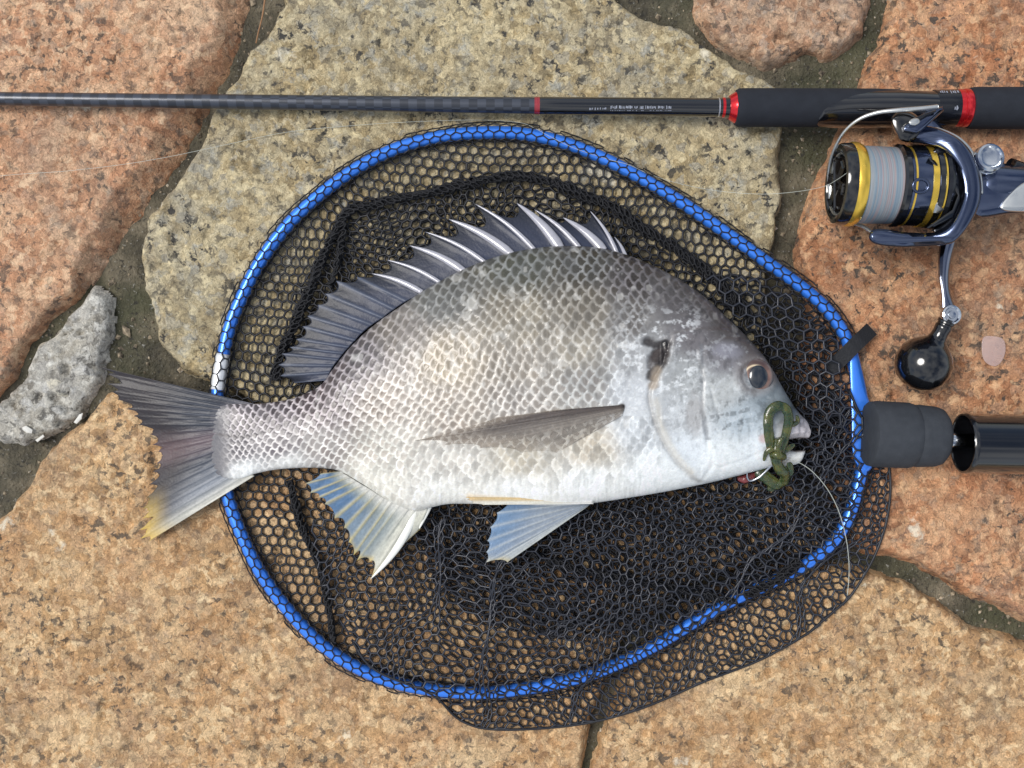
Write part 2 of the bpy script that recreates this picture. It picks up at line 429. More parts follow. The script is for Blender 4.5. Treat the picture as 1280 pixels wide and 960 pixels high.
# grit lying in the joints
gr_ = np.random.default_rng(9); N_ = 8000
gx_, gy_ = gr_.uniform(-180, 1460, N_), gr_.uniform(-160, 1130, N_); gz_ = mortar_height(gx_, gy_); gs_ = gr_.gamma(1.6, .9, N_) + .6
base_ = np.array([(1, 0, 0), (0, 1, 0), (-1, 0, 0), (0, -1, 0), (0, 0, 1), (0, 0, -1)], float)
ft_ = np.array([(0, 1, 4), (1, 2, 4), (2, 3, 4), (3, 0, 4), (1, 0, 5), (2, 1, 5), (3, 2, 5), (0, 3, 5)])
an_ = gr_.uniform(0, 6.28, N_); jt_ = gr_.uniform(.55, 1.3, (N_, 6, 1))
bb_ = base_[None] * jt_; ca, sa = np.cos(an_)[:, None], np.sin(an_)[:, None]
vv_ = np.stack([bb_[..., 0] * ca - bb_[..., 1] * sa, bb_[..., 0] * sa + bb_[..., 1] * ca, bb_[..., 2] * .7], -1) * gs_[:, None, None]
vv_ += np.stack([gx_ - 640, 480 - gy_, gz_ + gs_ * .3], -1)[:, None, :]
GRIT = NT('joint_grit')
GRIT.set(Base_Color=GRIT.ramp(GRIT.noise(130, 3, .6), [(.35, lin((60, 54, 46))), (.5, lin((128, 116, 98))), (.62, lin((176, 160, 134))), (.7, lin((210, 204, 192)))]), Roughness=.8)
gt = link('grit', mesh_np((vv_ * S).reshape(-1, 3), np.zeros((0, 4), int), (ft_[None] + 6 * np.arange(N_)[:, None, None]).reshape(-1, 3), smoothf=False), GRIT.m, pavement)
gt['kind'] = 'stuff'

# ------------------------------------------------------------------ landing net
net = thing('landing_net', 'blue ring landing net with black rubber mesh lying under the fish', 'landing net', P(680, 520, 0))
RING = catmull([(1084, 548), (1078, 505), (1069, 462), (1058, 424), (1036, 390), (1006, 362), (956, 326), (900, 286), (850, 252), (800, 222), (750, 196), (700, 177), (650, 167), (600, 166), (550, 171), (500, 184), (450, 208), (402, 242), (360, 281), (326, 326), (302, 372), (287, 410), (278, 450), (272, 492), (271, 540), (277, 590), (287, 628), (302, 668), (326, 716), (358, 760), (398, 802), (442, 832), (490, 852), (540, 862), (600, 866), (660, 860), (712, 850), (764, 833), (820, 806), (870, 776), (920, 748), (968, 726), (1010, 703), (1042, 676), (1062, 642), (1074, 600), (1080, 566)], 10)
RR, RZ = 8.0, 10.5
ring = resample(RING, 520)
BLUE = mat('blue_anodised_aluminium', (60, 134, 246), .32, .45, .5, .1, 120)
ring3 = P(ring[:, 0], ring[:, 1], RZ)
tube('frame', ring3, RR * S, BLUE, net, n=14)
SILV = mat('bare_aluminium', (232, 234, 236), .3, .35, 0, .06, 200)
sl = ring[(np.abs(ring[:, 1] - 466) < 24) & (ring[:, 0] < 320)]
tube('frame_sleeve', P(sl[:, 0], sl[:, 1], RZ), (RR + .9) * S, SILV, net, n=14)

NETM = NT('black_rubber_mesh')
NETM.set(Base_Color=NETM.mix(NETM.noise(200, 4), lin((14, 15, 19)), lin((34, 36, 44))), Roughness=NETM.ramp(NETM.noise(90, 3), [(.3, .4), (.7, .6)]))
NETM = NETM.m
NETL = mat('skylit_black_mesh', (40, 43, 52), .45, 0, .2, .3, 200)  # same black mesh, with the sky sheen on upper strands put into its colour
def hex_lattice(x0, y0, x1, y1, a, rot=0., sx=1., sy=1.):
    cx, cy = (x0 + x1) / 2, (y0 + y1) / 2; R = math.hypot(x1 - x0, y1 - y0) / 2
    ni = int(R / (1.732 * a * min(sx, 1)) * 2) + 6; nj = int(R / (1.5 * a * min(sy, 1))) + 4
    I, J = np.meshgrid(np.arange(-ni, ni + 1), np.arange(-nj, nj + 1), indexing='ij')
    ax = (1.732 * a * I + .866 * a * J) * sx; ay = 1.5 * a * J * sy
    A = np.stack([ax, ay], -1); B = A + np.array([0, a * sy])
    c, s = math.cos(rot), math.sin(rot)
    Rm = np.array([[c, -s], [s, c]])
    A = A @ Rm.T + (cx, cy); B = B @ Rm.T + (cx, cy)
    shp = I.shape; nA = I.size; idx = np.arange(nA).reshape(shp)
    e = [np.stack([idx, idx + nA], -1).reshape(-1, 2),
         np.stack([idx[:, :-1] + nA, idx[:, 1:]], -1).reshape(-1, 2),
         np.stack([idx[1:, :-1] + nA, idx[:-1, 1:]], -1).reshape(-1, 2)]
    pts = np.concatenate([A.reshape(-1, 2), B.reshape(-1, 2)])
    return pts, np.concatenate(e)
def strands(p3, edges, r):
    a = p3[edges[:, 0]]; b = p3[edges[:, 1]]
    d = b - a; L = np.linalg.norm(d, axis=1, keepdims=True); ok = (L[:, 0] > 1e-6)
    a, b, d, L = a[ok], b[ok], d[ok], L[ok]; d = d / L
    a = a - d * r * .5; b = b + d * r * .5
    u = np.cross(d, (0, 0, 1.)); ln = np.linalg.norm(u, axis=1, keepdims=True)
    u = np.where(ln < 1e-3, np.array([1., 0, 0]), u / (ln + 1e-9)); w = np.cross(u, d)
    ring_ = [u, w, -u, -w]
    v = np.stack([a + r * k for k in ring_] + [b + r * k for k in ring_], 1)
    n = len(a); base = (np.arange(n) * 8)[:, None, None]
    f = np.array([[i, (i + 1) % 4, 4 + (i + 1) % 4, 4 + i] for i in range(4)])[None]
    return v.reshape(-1, 3), (base + f).reshape(-1, 4)
def netting(poly, a, r, zf, seed, rot=0., warp=9., wl=110., sx=1., sy=1., fine=2.5, hem=False, mt=None, fold=None):
    poly = np.asarray(poly, float)
    x0, y0 = poly.min(0) - 25; x1, y1 = poly.max(0) + 25
    pts, e = hex_lattice(x0, y0, x1, y1, a, rot, sx, sy)
    wx = warp * 2 * fbm(pts[:, 0] / wl, pts[:, 1] / wl, seed, 2); wy = warp * 2 * fbm(pts[:, 0] / wl + 31, pts[:, 1] / wl + 7, seed + 4, 2)
    wx += fine * fbm(pts[:, 0] / 11, pts[:, 1] / 11, seed + 40, 1) ; wy += fine * fbm(pts[:, 0] / 11 + 9, pts[:, 1] / 11, seed + 41, 1)
    if fold is not None:     # accordion folds: cells bunch on the slopes
        th_, fl_, fa_ = fold
        ph = (pts[:, 0] * math.cos(th_) + pts[:, 1] * math.sin(th_)) / fl_ + 1.3 * fbm(pts[:, 0] / 130, pts[:, 1] / 130, seed + 50, 2)
        sh = fa_ * np.sin(2 * np.pi * ph) * (.4 + 1.2 * vnoise(pts[:, 0] / 120, pts[:, 1] / 120, seed + 51))
        wx = wx + sh * math.cos(th_); wy = wy + sh * math.sin(th_)
    pts = pts + np.stack([wx, wy], -1)
    bb = (pts[:, 0] > x0 - 20) & (pts[:, 0] < x1 + 20) & (pts[:, 1] > y0 - 20) & (pts[:, 1] < y1 + 20)
    e = e[bb[e].all(1)]
    used = np.unique(e); rm = np.full(len(pts), -1); rm[used] = np.arange(len(used)); pts = pts[used]; e = rm[e]
    sd_ = sdist(pts[:, 0], pts[:, 1], poly); ins = sd_ > 0
    if hem:      # strands that meet the fold run into it
        e = e[ins[e].any(1)]
        out_ = np.where(~ins & (sd_ > -30))[0]; dense = resample(np.vstack([poly, poly[:1]]), 900)
        for i_ in out_:
            pts[i_] = dense[np.argmin(((dense - pts[i_]) ** 2).sum(1))]
    else:
        e = e[ins[e].all(1)]
    z = zf(pts[:, 0], pts[:, 1])
    p3 = P(pts[:, 0], pts[:, 1], z)
    v, q = strands(p3, e, r * S)
    return link('netting', mesh_np(v, q), mt or NETM, net)
ringpoly = ring[::6]
ringd = lambda x, y: pdist(x, y, ring[::8])
# 1 the layer spread on the stone inside the ring
netting(ringpoly, 7.3, 1.45, lambda x, y: 4.5 + 4 * fbm(x / 40, y / 40, 5, 2), 5, rot=.1, warp=16, wl=120)
# 2 second layer, upper half, gathered towards the seam
U1 = [(352, 480), (366, 360), (436, 268), (520, 246), (640, 224), (720, 232), (770, 258), (870, 338), (950, 420), (1000, 500), (900, 560), (500, 520)]
netting(U1, 7.8, 1.45, lambda x, y: 9 + 7 * fbm(x / 36, y / 36, 15, 2), 15, rot=.35, warp=20, wl=90, sy=.85)
# 3 folded layers below the fish and in front of its head: loose bag
LOW = [(500, 625), (740, 615), (900, 600), (960, 560), (1000, 500), (1030, 470), (1072, 520), (1078, 600), (1064, 650), (1030, 690), (960, 728), (890, 765), (800, 800), (700, 800), (600, 780), (540, 730)]
for i, (a, rt, hz, sy) in enumerate(((7.4, .7, 6, .8), (8.8, .2, 15, .85))):
    netting(LOW, a, 1.5, lambda x, y, i=i, hz=hz: hz + 8 * fbm(x / 60, y / 50, 60 + i, 2), 60 + i, rot=rt, warp=16, wl=100, sy=sy, fold=(rt + .6, 80 + 14 * i, 8), mt=NETL if i == 1 else None)
# 4 the bag drawn over the ring and out beyond it, lower right
def drape_z(x, y):
    d = ringd(x, y); ins = sdist(x, y, ringpoly) > 0
    over = 22 * np.exp(-(d / 15) ** 2)
    fold = 26 * np.clip(fbm(x / 70, y / 44, 80, 2) + .12, 0, 1) * smooth(8, 60, d) * ins
    return np.where(ins, np.maximum(over, 26 + fold + 5 * fbm(x / 22, y / 22, 82, 2)), np.maximum(over, 5 + 5 * fbm(x / 30, y / 30, 81, 2)))
BAG = [(402, 640), (400, 720), (440, 800), (470, 838), (540, 868), (575, 900), (622, 912), (720, 906), (800, 886), (880, 852), (960, 820), (1040, 770), (1082, 716), (1106, 660), (1113, 604), (1104, 560), (1076, 520), (1050, 478), (1020, 560), (960, 622), (870, 616), (740, 640), (600, 642), (540, 650)]
BAG = catmull(BAG, 5, True)
netting(BAG, 8.2, 1.3, drape_z, 90, rot=.5, warp=16, wl=120, sx=.95, fine=2, hem=True, mt=NETL, fold=(.5, 110, 9))
hemp = resample(BAG[(BAG[:, 1] > 790) | (BAG[:, 0] > 1056)], 160)
hemp = hemp[np.argsort(np.arctan2(hemp[:, 1] - 600, hemp[:, 0] - 760))]
hz_ = drape_z(hemp[:, 0], hemp[:, 1])
tube('hem', P(hemp[:, 0], hemp[:, 1], np.convolve(np.pad(hz_, 3, 'edge'), np.ones(7) / 7, 'valid')), 1.7 * S, NETM, net, n=6)
# 5 second wall of the bag outside the ring
OUT = [(470, 846), (540, 872), (578, 898), (622, 910), (720, 904), (800, 884), (880, 850), (960, 818), (1040, 768), (1080, 716), (1104, 660), (1110, 604), (1098, 566), (1080, 600), (1066, 648), (1040, 680), (1000, 712), (920, 750), (820, 808), (712, 852), (600, 868), (520, 862)]
netting(OUT, 6.6, 1.15, lambda x, y: 3.5 + 3 * fbm(x / 30, y / 30, 96, 2), 96, rot=.15, warp=14, wl=80, hem=True)
# 6 netting standing up between ring and the head
HEADN = [(870, 330), (930, 340), (1000, 376), (1046, 420), (1052, 470), (1062, 540), (1040, 600), (1016, 590), (1012, 540), (985, 480), (940, 420), (900, 380)]
netting(HEADN, 10.4, 1.5, lambda x, y: 24 + 16 * fbm(x / 50, y / 50, 99, 2) - 12 * smooth(20, 0, ringd(x, y)), 99, rot=1.05, warp=16, wl=120, fine=3, mt=NETL)
netting(HEADN, 8.0, 1.5, lambda x, y: 13 + 8 * fbm(x / 50, y / 50, 104, 2), 104, rot=.4, warp=18, wl=90, sy=.8)
# netting wrapped round the ring tube
cs = np.array([(13, 3), (12, 8), (9.4, 15), (4.8, 19), (0, 20.2), (-4.8, 19), (-9, 15), (-10.2, 9), (-11, 5), (-15, 4)], float)
csd = np.r_[0, np.cumsum(np.linalg.norm(np.diff(cs, axis=0), axis=1))]
rl = np.r_[0, np.cumsum(np.linalg.norm(np.diff(ring, axis=0), axis=1))]
tn = np.gradient(ring, axis=0); tn /= np.linalg.norm(tn, axis=1, keepdims=True)
rn = np.stack([tn[:, 1], -tn[:, 0]], -1)
mid = ring.mean(0); sg = np.sign(((ring - mid) * rn).sum(1).mean()); rn *= sg
pts, e = hex_lattice(-10, -5, rl[-1] + 10, csd[-1] + 5, 7.2, 0., 1.1, .95)
pts[:, 0] += 5 * fbm(pts[:, 0] / 30, pts[:, 1] / 20, 111, 2); pts[:, 1] += 3.5 * fbm(pts[:, 0] / 24, pts[:, 1] / 20, 112, 2)
bx, by = np.interp(pts[:, 0], rl, ring[:, 0]), np.interp(pts[:, 0], rl, ring[:, 1])
ok = (pts[:, 0] > 0) & (pts[:, 0] < rl[-1]) & (pts[:, 1] > 0) & (pts[:, 1] < csd[-1])
ok &= ~((bx > 1040) & (by < 506) & (by > 428))
e = e[ok[e].all(1)]
nx, ny = np.interp(pts[:, 0], rl, rn[:, 0]), np.interp(pts[:, 0], rl, rn[:, 1])
o_ = np.interp(pts[:, 1], csd, cs[:, 0]) * (1 + .25 * fbm(pts[:, 0] / 60, pts[:, 0] * 0, 114, 2)); z_ = np.interp(pts[:, 1], csd, cs[:, 1])
used = np.unique(e); rm = np.full(len(pts), -1); rm[used] = np.arange(len(used))
p3 = P(bx + nx * o_, by + ny * o_, z_)[used]
v, q = strands(p3, rm[e], .85 * S)
link('netting', mesh_np(v, q), NETM, net)
# dark seams of the bag: ribbons of gathered mesh
SEAMM = mat('black_seam_tape', (20, 21, 26), .6, 0, 0, .3, 500, .0006, 1400)
def seam(path, w, zbase, seed, flat=.45):
    p = resample(catmull(path, 8), int(len(path) * 14)); L_ = np.r_[0, np.cumsum(np.linalg.norm(np.diff(p, axis=0), axis=1))]
    t_ = np.gradient(p, axis=0); t_ /= np.linalg.norm(t_, axis=1, keepdims=True); n_ = np.stack([-t_[:, 1], t_[:, 0]], -1)
    parts = []
    for lay in range(3):
        pt, ed = hex_lattice(-5, -w * 1.5, L_[-1] + 5, w * 1.5, 5.2, .3 * lay, 1.25, .62)
        pt = pt + 4 * np.stack([fbm(pt[:, 0] / 9, pt[:, 1] / 9, seed + lay, 2), fbm(pt[:, 0] / 9 + 40, pt[:, 1] / 9, seed + lay + 5, 2)], -1)
        lim = w * (1.0 + .8 * fbm(pt[:, 0] / 26, pt[:, 0] * 0, seed + 9, 2))
        k_ = (pt[:, 0] > 0) & (pt[:, 0] < L_[-1]) & (np.abs(pt[:, 1]) < lim)
        ed = ed[k_[ed].all(1)]
        if not len(ed): continue
        us = np.unique(ed); r_ = np.full(len(pt), -1); r_[us] = np.arange(len(us)); pt = pt[us]
        bx = np.interp(pt[:, 0], L_, p[:, 0]) + np.interp(pt[:, 0], L_, n_[:, 0]) * pt[:, 1]
        by = np.interp(pt[:, 0], L_, p[:, 1]) + np.interp(pt[:, 0], L_, n_[:, 1]) * pt[:, 1]
        z = zbase + 2.5 * lay - 2 + 4 * fbm(pt[:, 0] / 15, pt[:, 1] / 6, seed + 3 + lay, 2) + 2.5 * np.cos(np.clip(pt[:, 1] / w, -1, 1) * 1.5)
        parts.append(strands(P(bx, by, z), r_[ed], 1.15 * S))
    wd = w * .7 * (1 + .7 * fbm(np.arange(len(p)) / 5., np.zeros(len(p)), seed, 3))
    parts.append(tube_arrays(P(p[:, 0], p[:, 1], zbase - 2 + 0 * wd), wd * S, n=8, flat=.35)[:2])
    v, q, _ = join_arrays(parts)
    link('seam', mesh_np(v, q), SEAMM, net)
seam([(344, 476), (352, 440), (380, 380), (404, 320), (434, 266), (470, 254), (540, 240), (600, 226), (650, 220), (690, 228)], 6.5, 13, 1)
seam([(690, 228), (730, 244), (770, 262), (800, 284), (850, 314), (900, 356), (940, 400)], 7.5, 13, 5)
seam([(362, 600), (378, 660), (400, 710), (412, 760), (416, 806)], 5.5, 12, 9)
seam([(660, 690), (720, 712), (790, 726), (850, 738), (920, 752)], 5.5, 22, 13)
seam([(430, 275), (424, 320), (412, 360)], 4.5, 13, 17)
seam([(930, 744), (970, 726), (1000, 700)], 6, 25, 21)
# strap on the ring
STRAP = mat('black_webbing', (26, 28, 33), .75, 0, 0, .3, 900, .0005, 900)
sp = catmull([(1036, 462), (1052, 448), (1072, 428), (1090, 411)], 8)
sz = np.interp(sp[:, 0], [1036, 1056, 1066, 1076, 1090], [15, 21, 23, 21, 10])
vv = []
for k, (x, y) in enumerate(sp):
    for dd, dz in ((-9.5, 0), (-9.5, 2.2), (9.5, 2.2), (9.5, 0)):
        vv.append(P(x + dd * .68, y + dd * .73, sz[k] + dz))
v = np.array(vv); q = grid_quads(len(sp), 4, False, True); q = np.concatenate([q, [[3, 2, 1, 0]], [[(len(sp) - 1) * 4 + i for i in range(4)]]])
me = mesh_np(v, q, smoothf=False)
strap = link('strap', me, STRAP, net)
# blue yoke plate between ring and handle
plate('yoke', catmull([(1062, 436), (1071, 441), (1077, 466), (1083, 490), (1090, 514), (1092, 545), (1092, 580), (1080, 590), (1066, 570), (1064, 520), (1063, 492), (1062, 462)], 4, True), 4, 19, 4, BLUE, net)
FOAM = NT('dark_grey_foam')
FOAM.set(Base_Color=FOAM.mix(FOAM.noise(160, 5), lin((44, 48, 54)), lin((66, 70, 76))), Roughness=.82)
FOAM.bump(FOAM.noise(1500, 3), .0004, .5); FOAM.b.inputs['Specular IOR Level'].default_value = .3
FOAM = FOAM.m
hz = 40.0; k = KZ(hz)
def ax_pt(x, y, z): return P(x, y, z)
lathe('foam_collar', P(1084, 542, hz), (1, -.045, 0), [(a * S * k, r * S * k) for a, r in [(0, 0), (0, 36), (2, 40), (10, 41.5), (50, 41), (55, 39.5), (57.5, 38), (60, 38.8), (64, 39), (84, 37.5), (91, 35), (96, 29), (98, 20), (98, 0)]], FOAM, net)
CHROME = mat('polished_steel', (200, 204, 210), .12, 1, 0, .06, 200)
lathe('ferrule', P(1176, 550, hz), (1, -.03, 0), [(a * S * k, r * S * k) for a, r in [(0, 0), (0, 9.5), (46, 9.5), (46, 0)]], CHROME, net, n=24)
TUBEM = mat('glossy_black_tube', (20, 21, 25), .16, .2, 1.0, .15, 60)
hz2 = 40.0; k = KZ(hz2)
lathe('handle', P(1203, 554, hz2), (1, -.018, 0), [(a * S * k, r * S * k) for a, r in [(60, 0), (60, 33.5), (3, 34), (0, 35), (0, 37), (2, 38.2), (6, 38.2), (8, 37.6), (900, 37.6), (902, 36), (902, 0)]], TUBEM, net, n=64)

# ------------------------------------------------------------------ fish
fish = thing('fish', 'silver sea bream with spiny dorsal fin lying on its side on the net', 'fish', P(640, 480, 3))
topc = catmull([(256, 524), (259, 514), (270, 508), (290, 505), (318, 505), (345, 502), (372, 496), (400, 482), (416, 462), (432, 441), (452, 420), (476, 400), (502, 382), (530, 363), (560, 346), (590, 332), (620, 321), (652, 313), (690, 308), (730, 308), (760, 312), (790, 321), (820, 334), (850, 350), (880, 371), (906, 395), (930, 418), (950, 441), (966, 466), (980, 490), (990, 506), (1000, 518), (1008, 526), (1011, 534)], 8)
botc = catmull([(256, 566), (259, 580), (270, 592), (285, 598), (300, 598), (320, 592), (345, 587), (372, 585), (400, 585), (425, 589), (455, 606), (485, 625), (515, 638), (540, 634), (562, 630), (600, 630), (650, 631), (700, 632), (740, 629), (800, 620), (840, 613), (870, 607), (892, 602), (920, 595), (950, 587), (966, 583), (985, 582), (998, 579), (1004, 570), (1009, 558), (1011, 548)], 8)
def ytop(x): return np.interp(x, topc[:, 0], topc[:, 1])
def ybot(x): return np.interp(x, botc[:, 0], botc[:, 1])
TX = [256, 262, 280, 310, 350, 420, 500, 600, 700, 800, 880, 940, 980, 1000, 1011]
def thick(x): return np.interp(x, TX, [.4, 1.2, 4, 10, 18, 30, 41, 51, 55, 54, 47, 37, 25, 17, 9])
def zcen(x): return np.interp(x, TX, [21.5, 23, 25.5, 27, 29, 34, 40, 47, 51, 50, 45, 39, 34, 32, 31])
NU, NV = 640, 300
uu = np.linspace(0, 1, NU); xs = 256 + 755 * (.93 * uu + .07 * (1 - np.cos(np.pi * uu)) / 2)
ww = np.linspace(-1, 1, NV); ts = .62 * ww + .38 * np.sin(np.pi / 2 * ww)
XX = np.repeat(xs[:, None], NV, 1); TT = np.repeat(ts[None], NU, 0)
yt, yb = ytop(xs)[:, None], ybot(xs)[:, None]
YY = (yt + yb) / 2 + TT * (yb - yt) / 2
notch = np.array([(1020, 549), (1002, 549), (985, 552), (968, 557), (973, 561), (986, 562), (998, 564), (1020, 562)], float)
T0 = thick(XX) * (1 - np.abs(TT) ** 2.3) ** .52
# apparent plan position of each point of the upper side
def apparent(x, y, zc, z):
    kk = (HP - zc) / (HP - z); return 640 + (x - 640) * kk, 480 + (y - 480) * kk
ZC = zcen(XX)
AX, AY = apparent(XX, YY, ZC, ZC + T0)
dn = -sdist(AX, AY, notch)          # positive outside the mouth opening
lipf = np.clip(dn / 9, 0, 1) ** .5
T1 = T0 * np.where(dn > 0, lipf, 0)
depth = np.where(dn < 0, -12, 0)
# eye socket rim, gill cover, wound
EX, EY = 944.0, 470.0
er = np.hypot(AX - EX, (AY - EY) * .96)
relief = 2.2 * np.exp(-((er - 24) / 5) ** 2) - 2.5 * smooth(21, 15, er)
def line_d(pts): return pdist(AX, AY, catmull(pts, 6))
pre = line_d([(876, 432), (878, 470), (878, 510), (884, 550), (890, 578), (880, 596)])
oper = line_d([(838, 416), (832, 450), (818, 476), (812, 496), (820, 530), (834, 560), (852, 584), (874, 602)])
oper2 = line_d([(820, 500), (828, 536), (844, 566), (864, 590)])
gw = 3 * fbm(AX / 9, AY / 9, 371, 3)
pre = np.abs(pre + gw * .8); oper = np.abs(oper + gw); oper2 = np.abs(oper2 + gw)
opp = sdist(AX, AY, catmull([(838, 416), (832, 450), (818, 476), (812, 496), (820, 530), (834, 560), (852, 584), (874, 602), (960, 600), (1000, 520), (930, 420)], 4, True)) + gw
prp = sdist(AX, AY, catmull([(876, 432), (878, 470), (878, 510), (884, 550), (892, 580), (950, 600), (1010, 530), (940, 430)], 4, True)) + gw
relief += 3.0 * smooth(-2, 3, opp) + 1.6 * smooth(-2, 3, prp)
relief += -.9 * np.exp(-(pre / 3) ** 2) + .5 * np.exp(-((pre - 5) / 5) ** 2) * (AX > 876)
relief += -1.6 * np.exp(-(oper / 3) ** 2) + .8 * np.exp(-((oper - 7) / 6) ** 2) * (AX > 826)
cheek = line_d([(888, 486), (894, 510), (904, 530), (922, 542)])
relief += -.9 * np.exp(-(cheek / 2.) ** 2)
jaw = line_d([(962, 556), (948, 566), (930, 574), (900, 584)])
relief += -.9 * np.exp(-(jaw / 2.4) ** 2) * .6
wn_ = 5 * fbm(AX / 7, AY / 7, 301, 3)
w1 = np.hypot((AX - 826) / 1.15 + .35 * (AY - 440), (AY - 444) / 1.5) + wn_ * 1.5
wound = smooth(15, 6, w1)
w2 = pdist(AX, AY, [(808, 428), (832, 432), (826, 456), (814, 470)]) + wn_
wound2 = smooth(8, 3, w2)
relief += -3.5 * np.maximum(wound, wound2)
lw = line_d([(262, 541), (300, 546), (330, 540), (360, 528), (400, 508), (440, 478), (500, 444), (560, 418), (640, 398), (720, 394), (790, 410)])
# --- scales: staggered overlapping discs, free edge towards the tail
def rowsp(x): return np.interp(x, [256, 300, 360, 450, 600, 740, 830, 900], [7.6, 9.2, 11, 12.4, 13.6, 14.6, 14, 11])
def latl(x): return np.interp(x, [256, 300, 330, 360, 400, 440, 500, 560, 640, 720, 800, 1010], [541, 546, 540, 528, 508, 484, 452, 426, 404, 394, 394, 420])
xi = np.linspace(250, 1020, 800)
qi = np.r_[0, np.cumsum(np.diff(xi) / (.94 * rowsp((xi[1:] + xi[:-1]) / 2)))]
wxx = AX + 12 * fbm(AX / 55, AY / 55, 310, 3); wyy = AY + 12 * fbm(AX / 60 + 9, AY / 60, 311, 2)
Q = np.interp(wxx - .10 * (AY - latl(AX)), xi, qi)
Rr = (wyy - latl(wxx)) / (rowsp(wxx) * .68)
best = np.full(Q.shape, -1e9); edge = np.zeros(Q.shape); cid = np.zeros(Q.shape); loc = np.zeros(Q.shape); lrow = np.zeros(Q.shape)
r0 = np.round(Rr)
for dr in range(-2, 3):
    rr = r0 + dr; par = np.mod(rr, 2) * .5
    for dq in (0, 1, 2):
        cq = np.floor(Q - par) + dq + par
        hj = _hash(np.floor(cq * 2 + .1), rr, 77)
        px_ = (Q - cq - (hj - .5) * .12); py_ = (Rr - rr - (_hash(np.floor(cq * 2 + .1), rr, 78) - .5) * .22) * .70
        rad = np.sqrt((px_ * .86) ** 2 + py_ ** 2)
        R0 = .80
        inside = (rad < R0)
        pr = cq + .001 * rr
        better = inside & (pr > best)
        best = np.where(better, pr, best); edge = np.where(better, R0 - rad, edge)
        cid = np.where(better, hj, cid); loc = np.where(better, -px_, loc); lrow = np.where(better, py_, lrow)
rim = smooth(.12, .02, edge)
sc_mask = smooth(0, 26, 838 - AX - .25 * (AY - 330) * (AY < 520)) * smooth(256, 292, AX)
nape = smooth(16, -8, sdist(AX, AY, np.array([(990, 520), (960, 452), (900, 404), (850, 380), (800, 360), (760, 300), (1000, 300)], float)) * -1) * (AX > 780)
sc_mask = np.clip(np.maximum(sc_mask, nape * .6 * (AX < 925)), 0, 1)
belly = smooth(46, 6, ybot(AX) - AY) * (AX > 300) * (AX < 840)
fade = np.clip(1 - .72 * belly, 0, 1)
scale_h = .45 * (smooth(0, .55, .60 - edge) * .9 + .3 * rim) * sc_mask * fade
# --- colours: rim of scale / centre of scale, spread from hand-picked spots
CT = [(265, 530, (182, 176, 180), (150, 146, 150)), (268, 572, (196, 192, 192), (172, 168, 168)), (305, 525, (214, 206, 212), (128, 120, 126)), (300, 560, (224, 220, 222), (140, 136, 142)), (305, 592, (236, 239, 240), (232, 236, 238)),
 (350, 520, (206, 198, 204), (120, 110, 116)), (350, 558, (226, 222, 222), (146, 140, 144)), (360, 582, (238, 240, 240), (228, 230, 230)), (400, 510, (208, 198, 203), (134, 122, 126)), (400, 560, (232, 230, 228), (180, 174, 172)),
 (430, 470, (196, 188, 194), (132, 122, 126)), (450, 445, (188, 182, 188), (128, 122, 126)), (500, 420, (205, 198, 195), (142, 134, 126)), (480, 500, (230, 223, 216), (164, 152, 142)), (480, 560, (236, 236, 229), (204, 198, 190)), (460, 600, (240, 240, 233), (228, 226, 218)),
 (550, 372, (180, 182, 182), (126, 126, 122)), (560, 450, (228, 216, 200), (172, 158, 134)), (560, 520, (224, 217, 208), (160, 147, 136)), (560, 575, (236, 235, 230), (212, 208, 202)), (560, 615, (242, 243, 240), (236, 236, 232)),
 (650, 330, (168, 172, 172), (118, 120, 112)), (650, 400, (208, 202, 190), (158, 148, 130)), (650, 460, (218, 212, 204), (158, 148, 136)), (650, 500, (222, 218, 214), (154, 146, 140)), (650, 575, (230, 226, 216), (206, 198, 182)), (650, 615, (242, 245, 245), (240, 243, 243)),
 (730, 325, (166, 168, 170), (110, 108, 102)), (730, 390, (200, 194, 184), (142, 134, 120)), (720, 440, (224, 220, 212), (174, 166, 152)), (730, 480, (214, 216, 216), (160, 154, 150)), (740, 560, (226, 220, 208), (204, 194, 178)), (740, 605, (242, 246, 247), (242, 246, 247)),
 (790, 345, (158, 153, 158), (100, 92, 90)), (790, 400, (186, 186, 188), (138, 134, 132)), (800, 440, (214, 219, 224), (182, 184, 188)), (790, 490, (226, 232, 239), (206, 211, 218)), (800, 540, (228, 234, 240), (212, 218, 224)), (820, 590, (240, 246, 249), (240, 246, 249)),
 (850, 375, (148, 144, 148), (104, 98, 98)), (900, 412, (128, 122, 124), (102, 96, 97)), (870, 420, (156, 152, 158), (130, 126, 130)), (858, 470, (198, 203, 207), (180, 184, 186)), (850, 520, (212, 218, 224), (200, 205, 210)), (860, 560, (228, 236, 243), (226, 234, 242)),
 (900, 490, (212, 217, 219), (190, 194, 196)), (930, 525, (196, 210, 220), (184, 196, 206)), (900, 570, (240, 247, 251), (240, 247, 251)), (905, 445, (160, 158, 166), (142, 140, 146)), (960, 498, (156, 170, 180), (146, 160, 170)), (984, 512, (122, 138, 146), (118, 132, 140)), (950, 560, (232, 240, 246), (232, 240, 246)),
 (1002, 537, (226, 220, 226), (226, 220, 226)), (994, 573, (240, 242, 242), (240, 242, 242)), (935, 430, (126, 120, 122), (112, 106, 108)), (962, 462, (124, 126, 132), (120, 120, 126))]
cx_ = np.array([c[0] for c in CT], float); cy_ = np.array([c[1] for c in CT], float)
c1_ = lin(np.array([c[2] for c in CT])); c2_ = lin(np.array([c[3] for c in CT]))
fa, fy = AX.ravel(), AY.ravel()
rimc = np.zeros((fa.size, 3)); cenc = np.zeros((fa.size, 3)); wsum = np.zeros(fa.size)
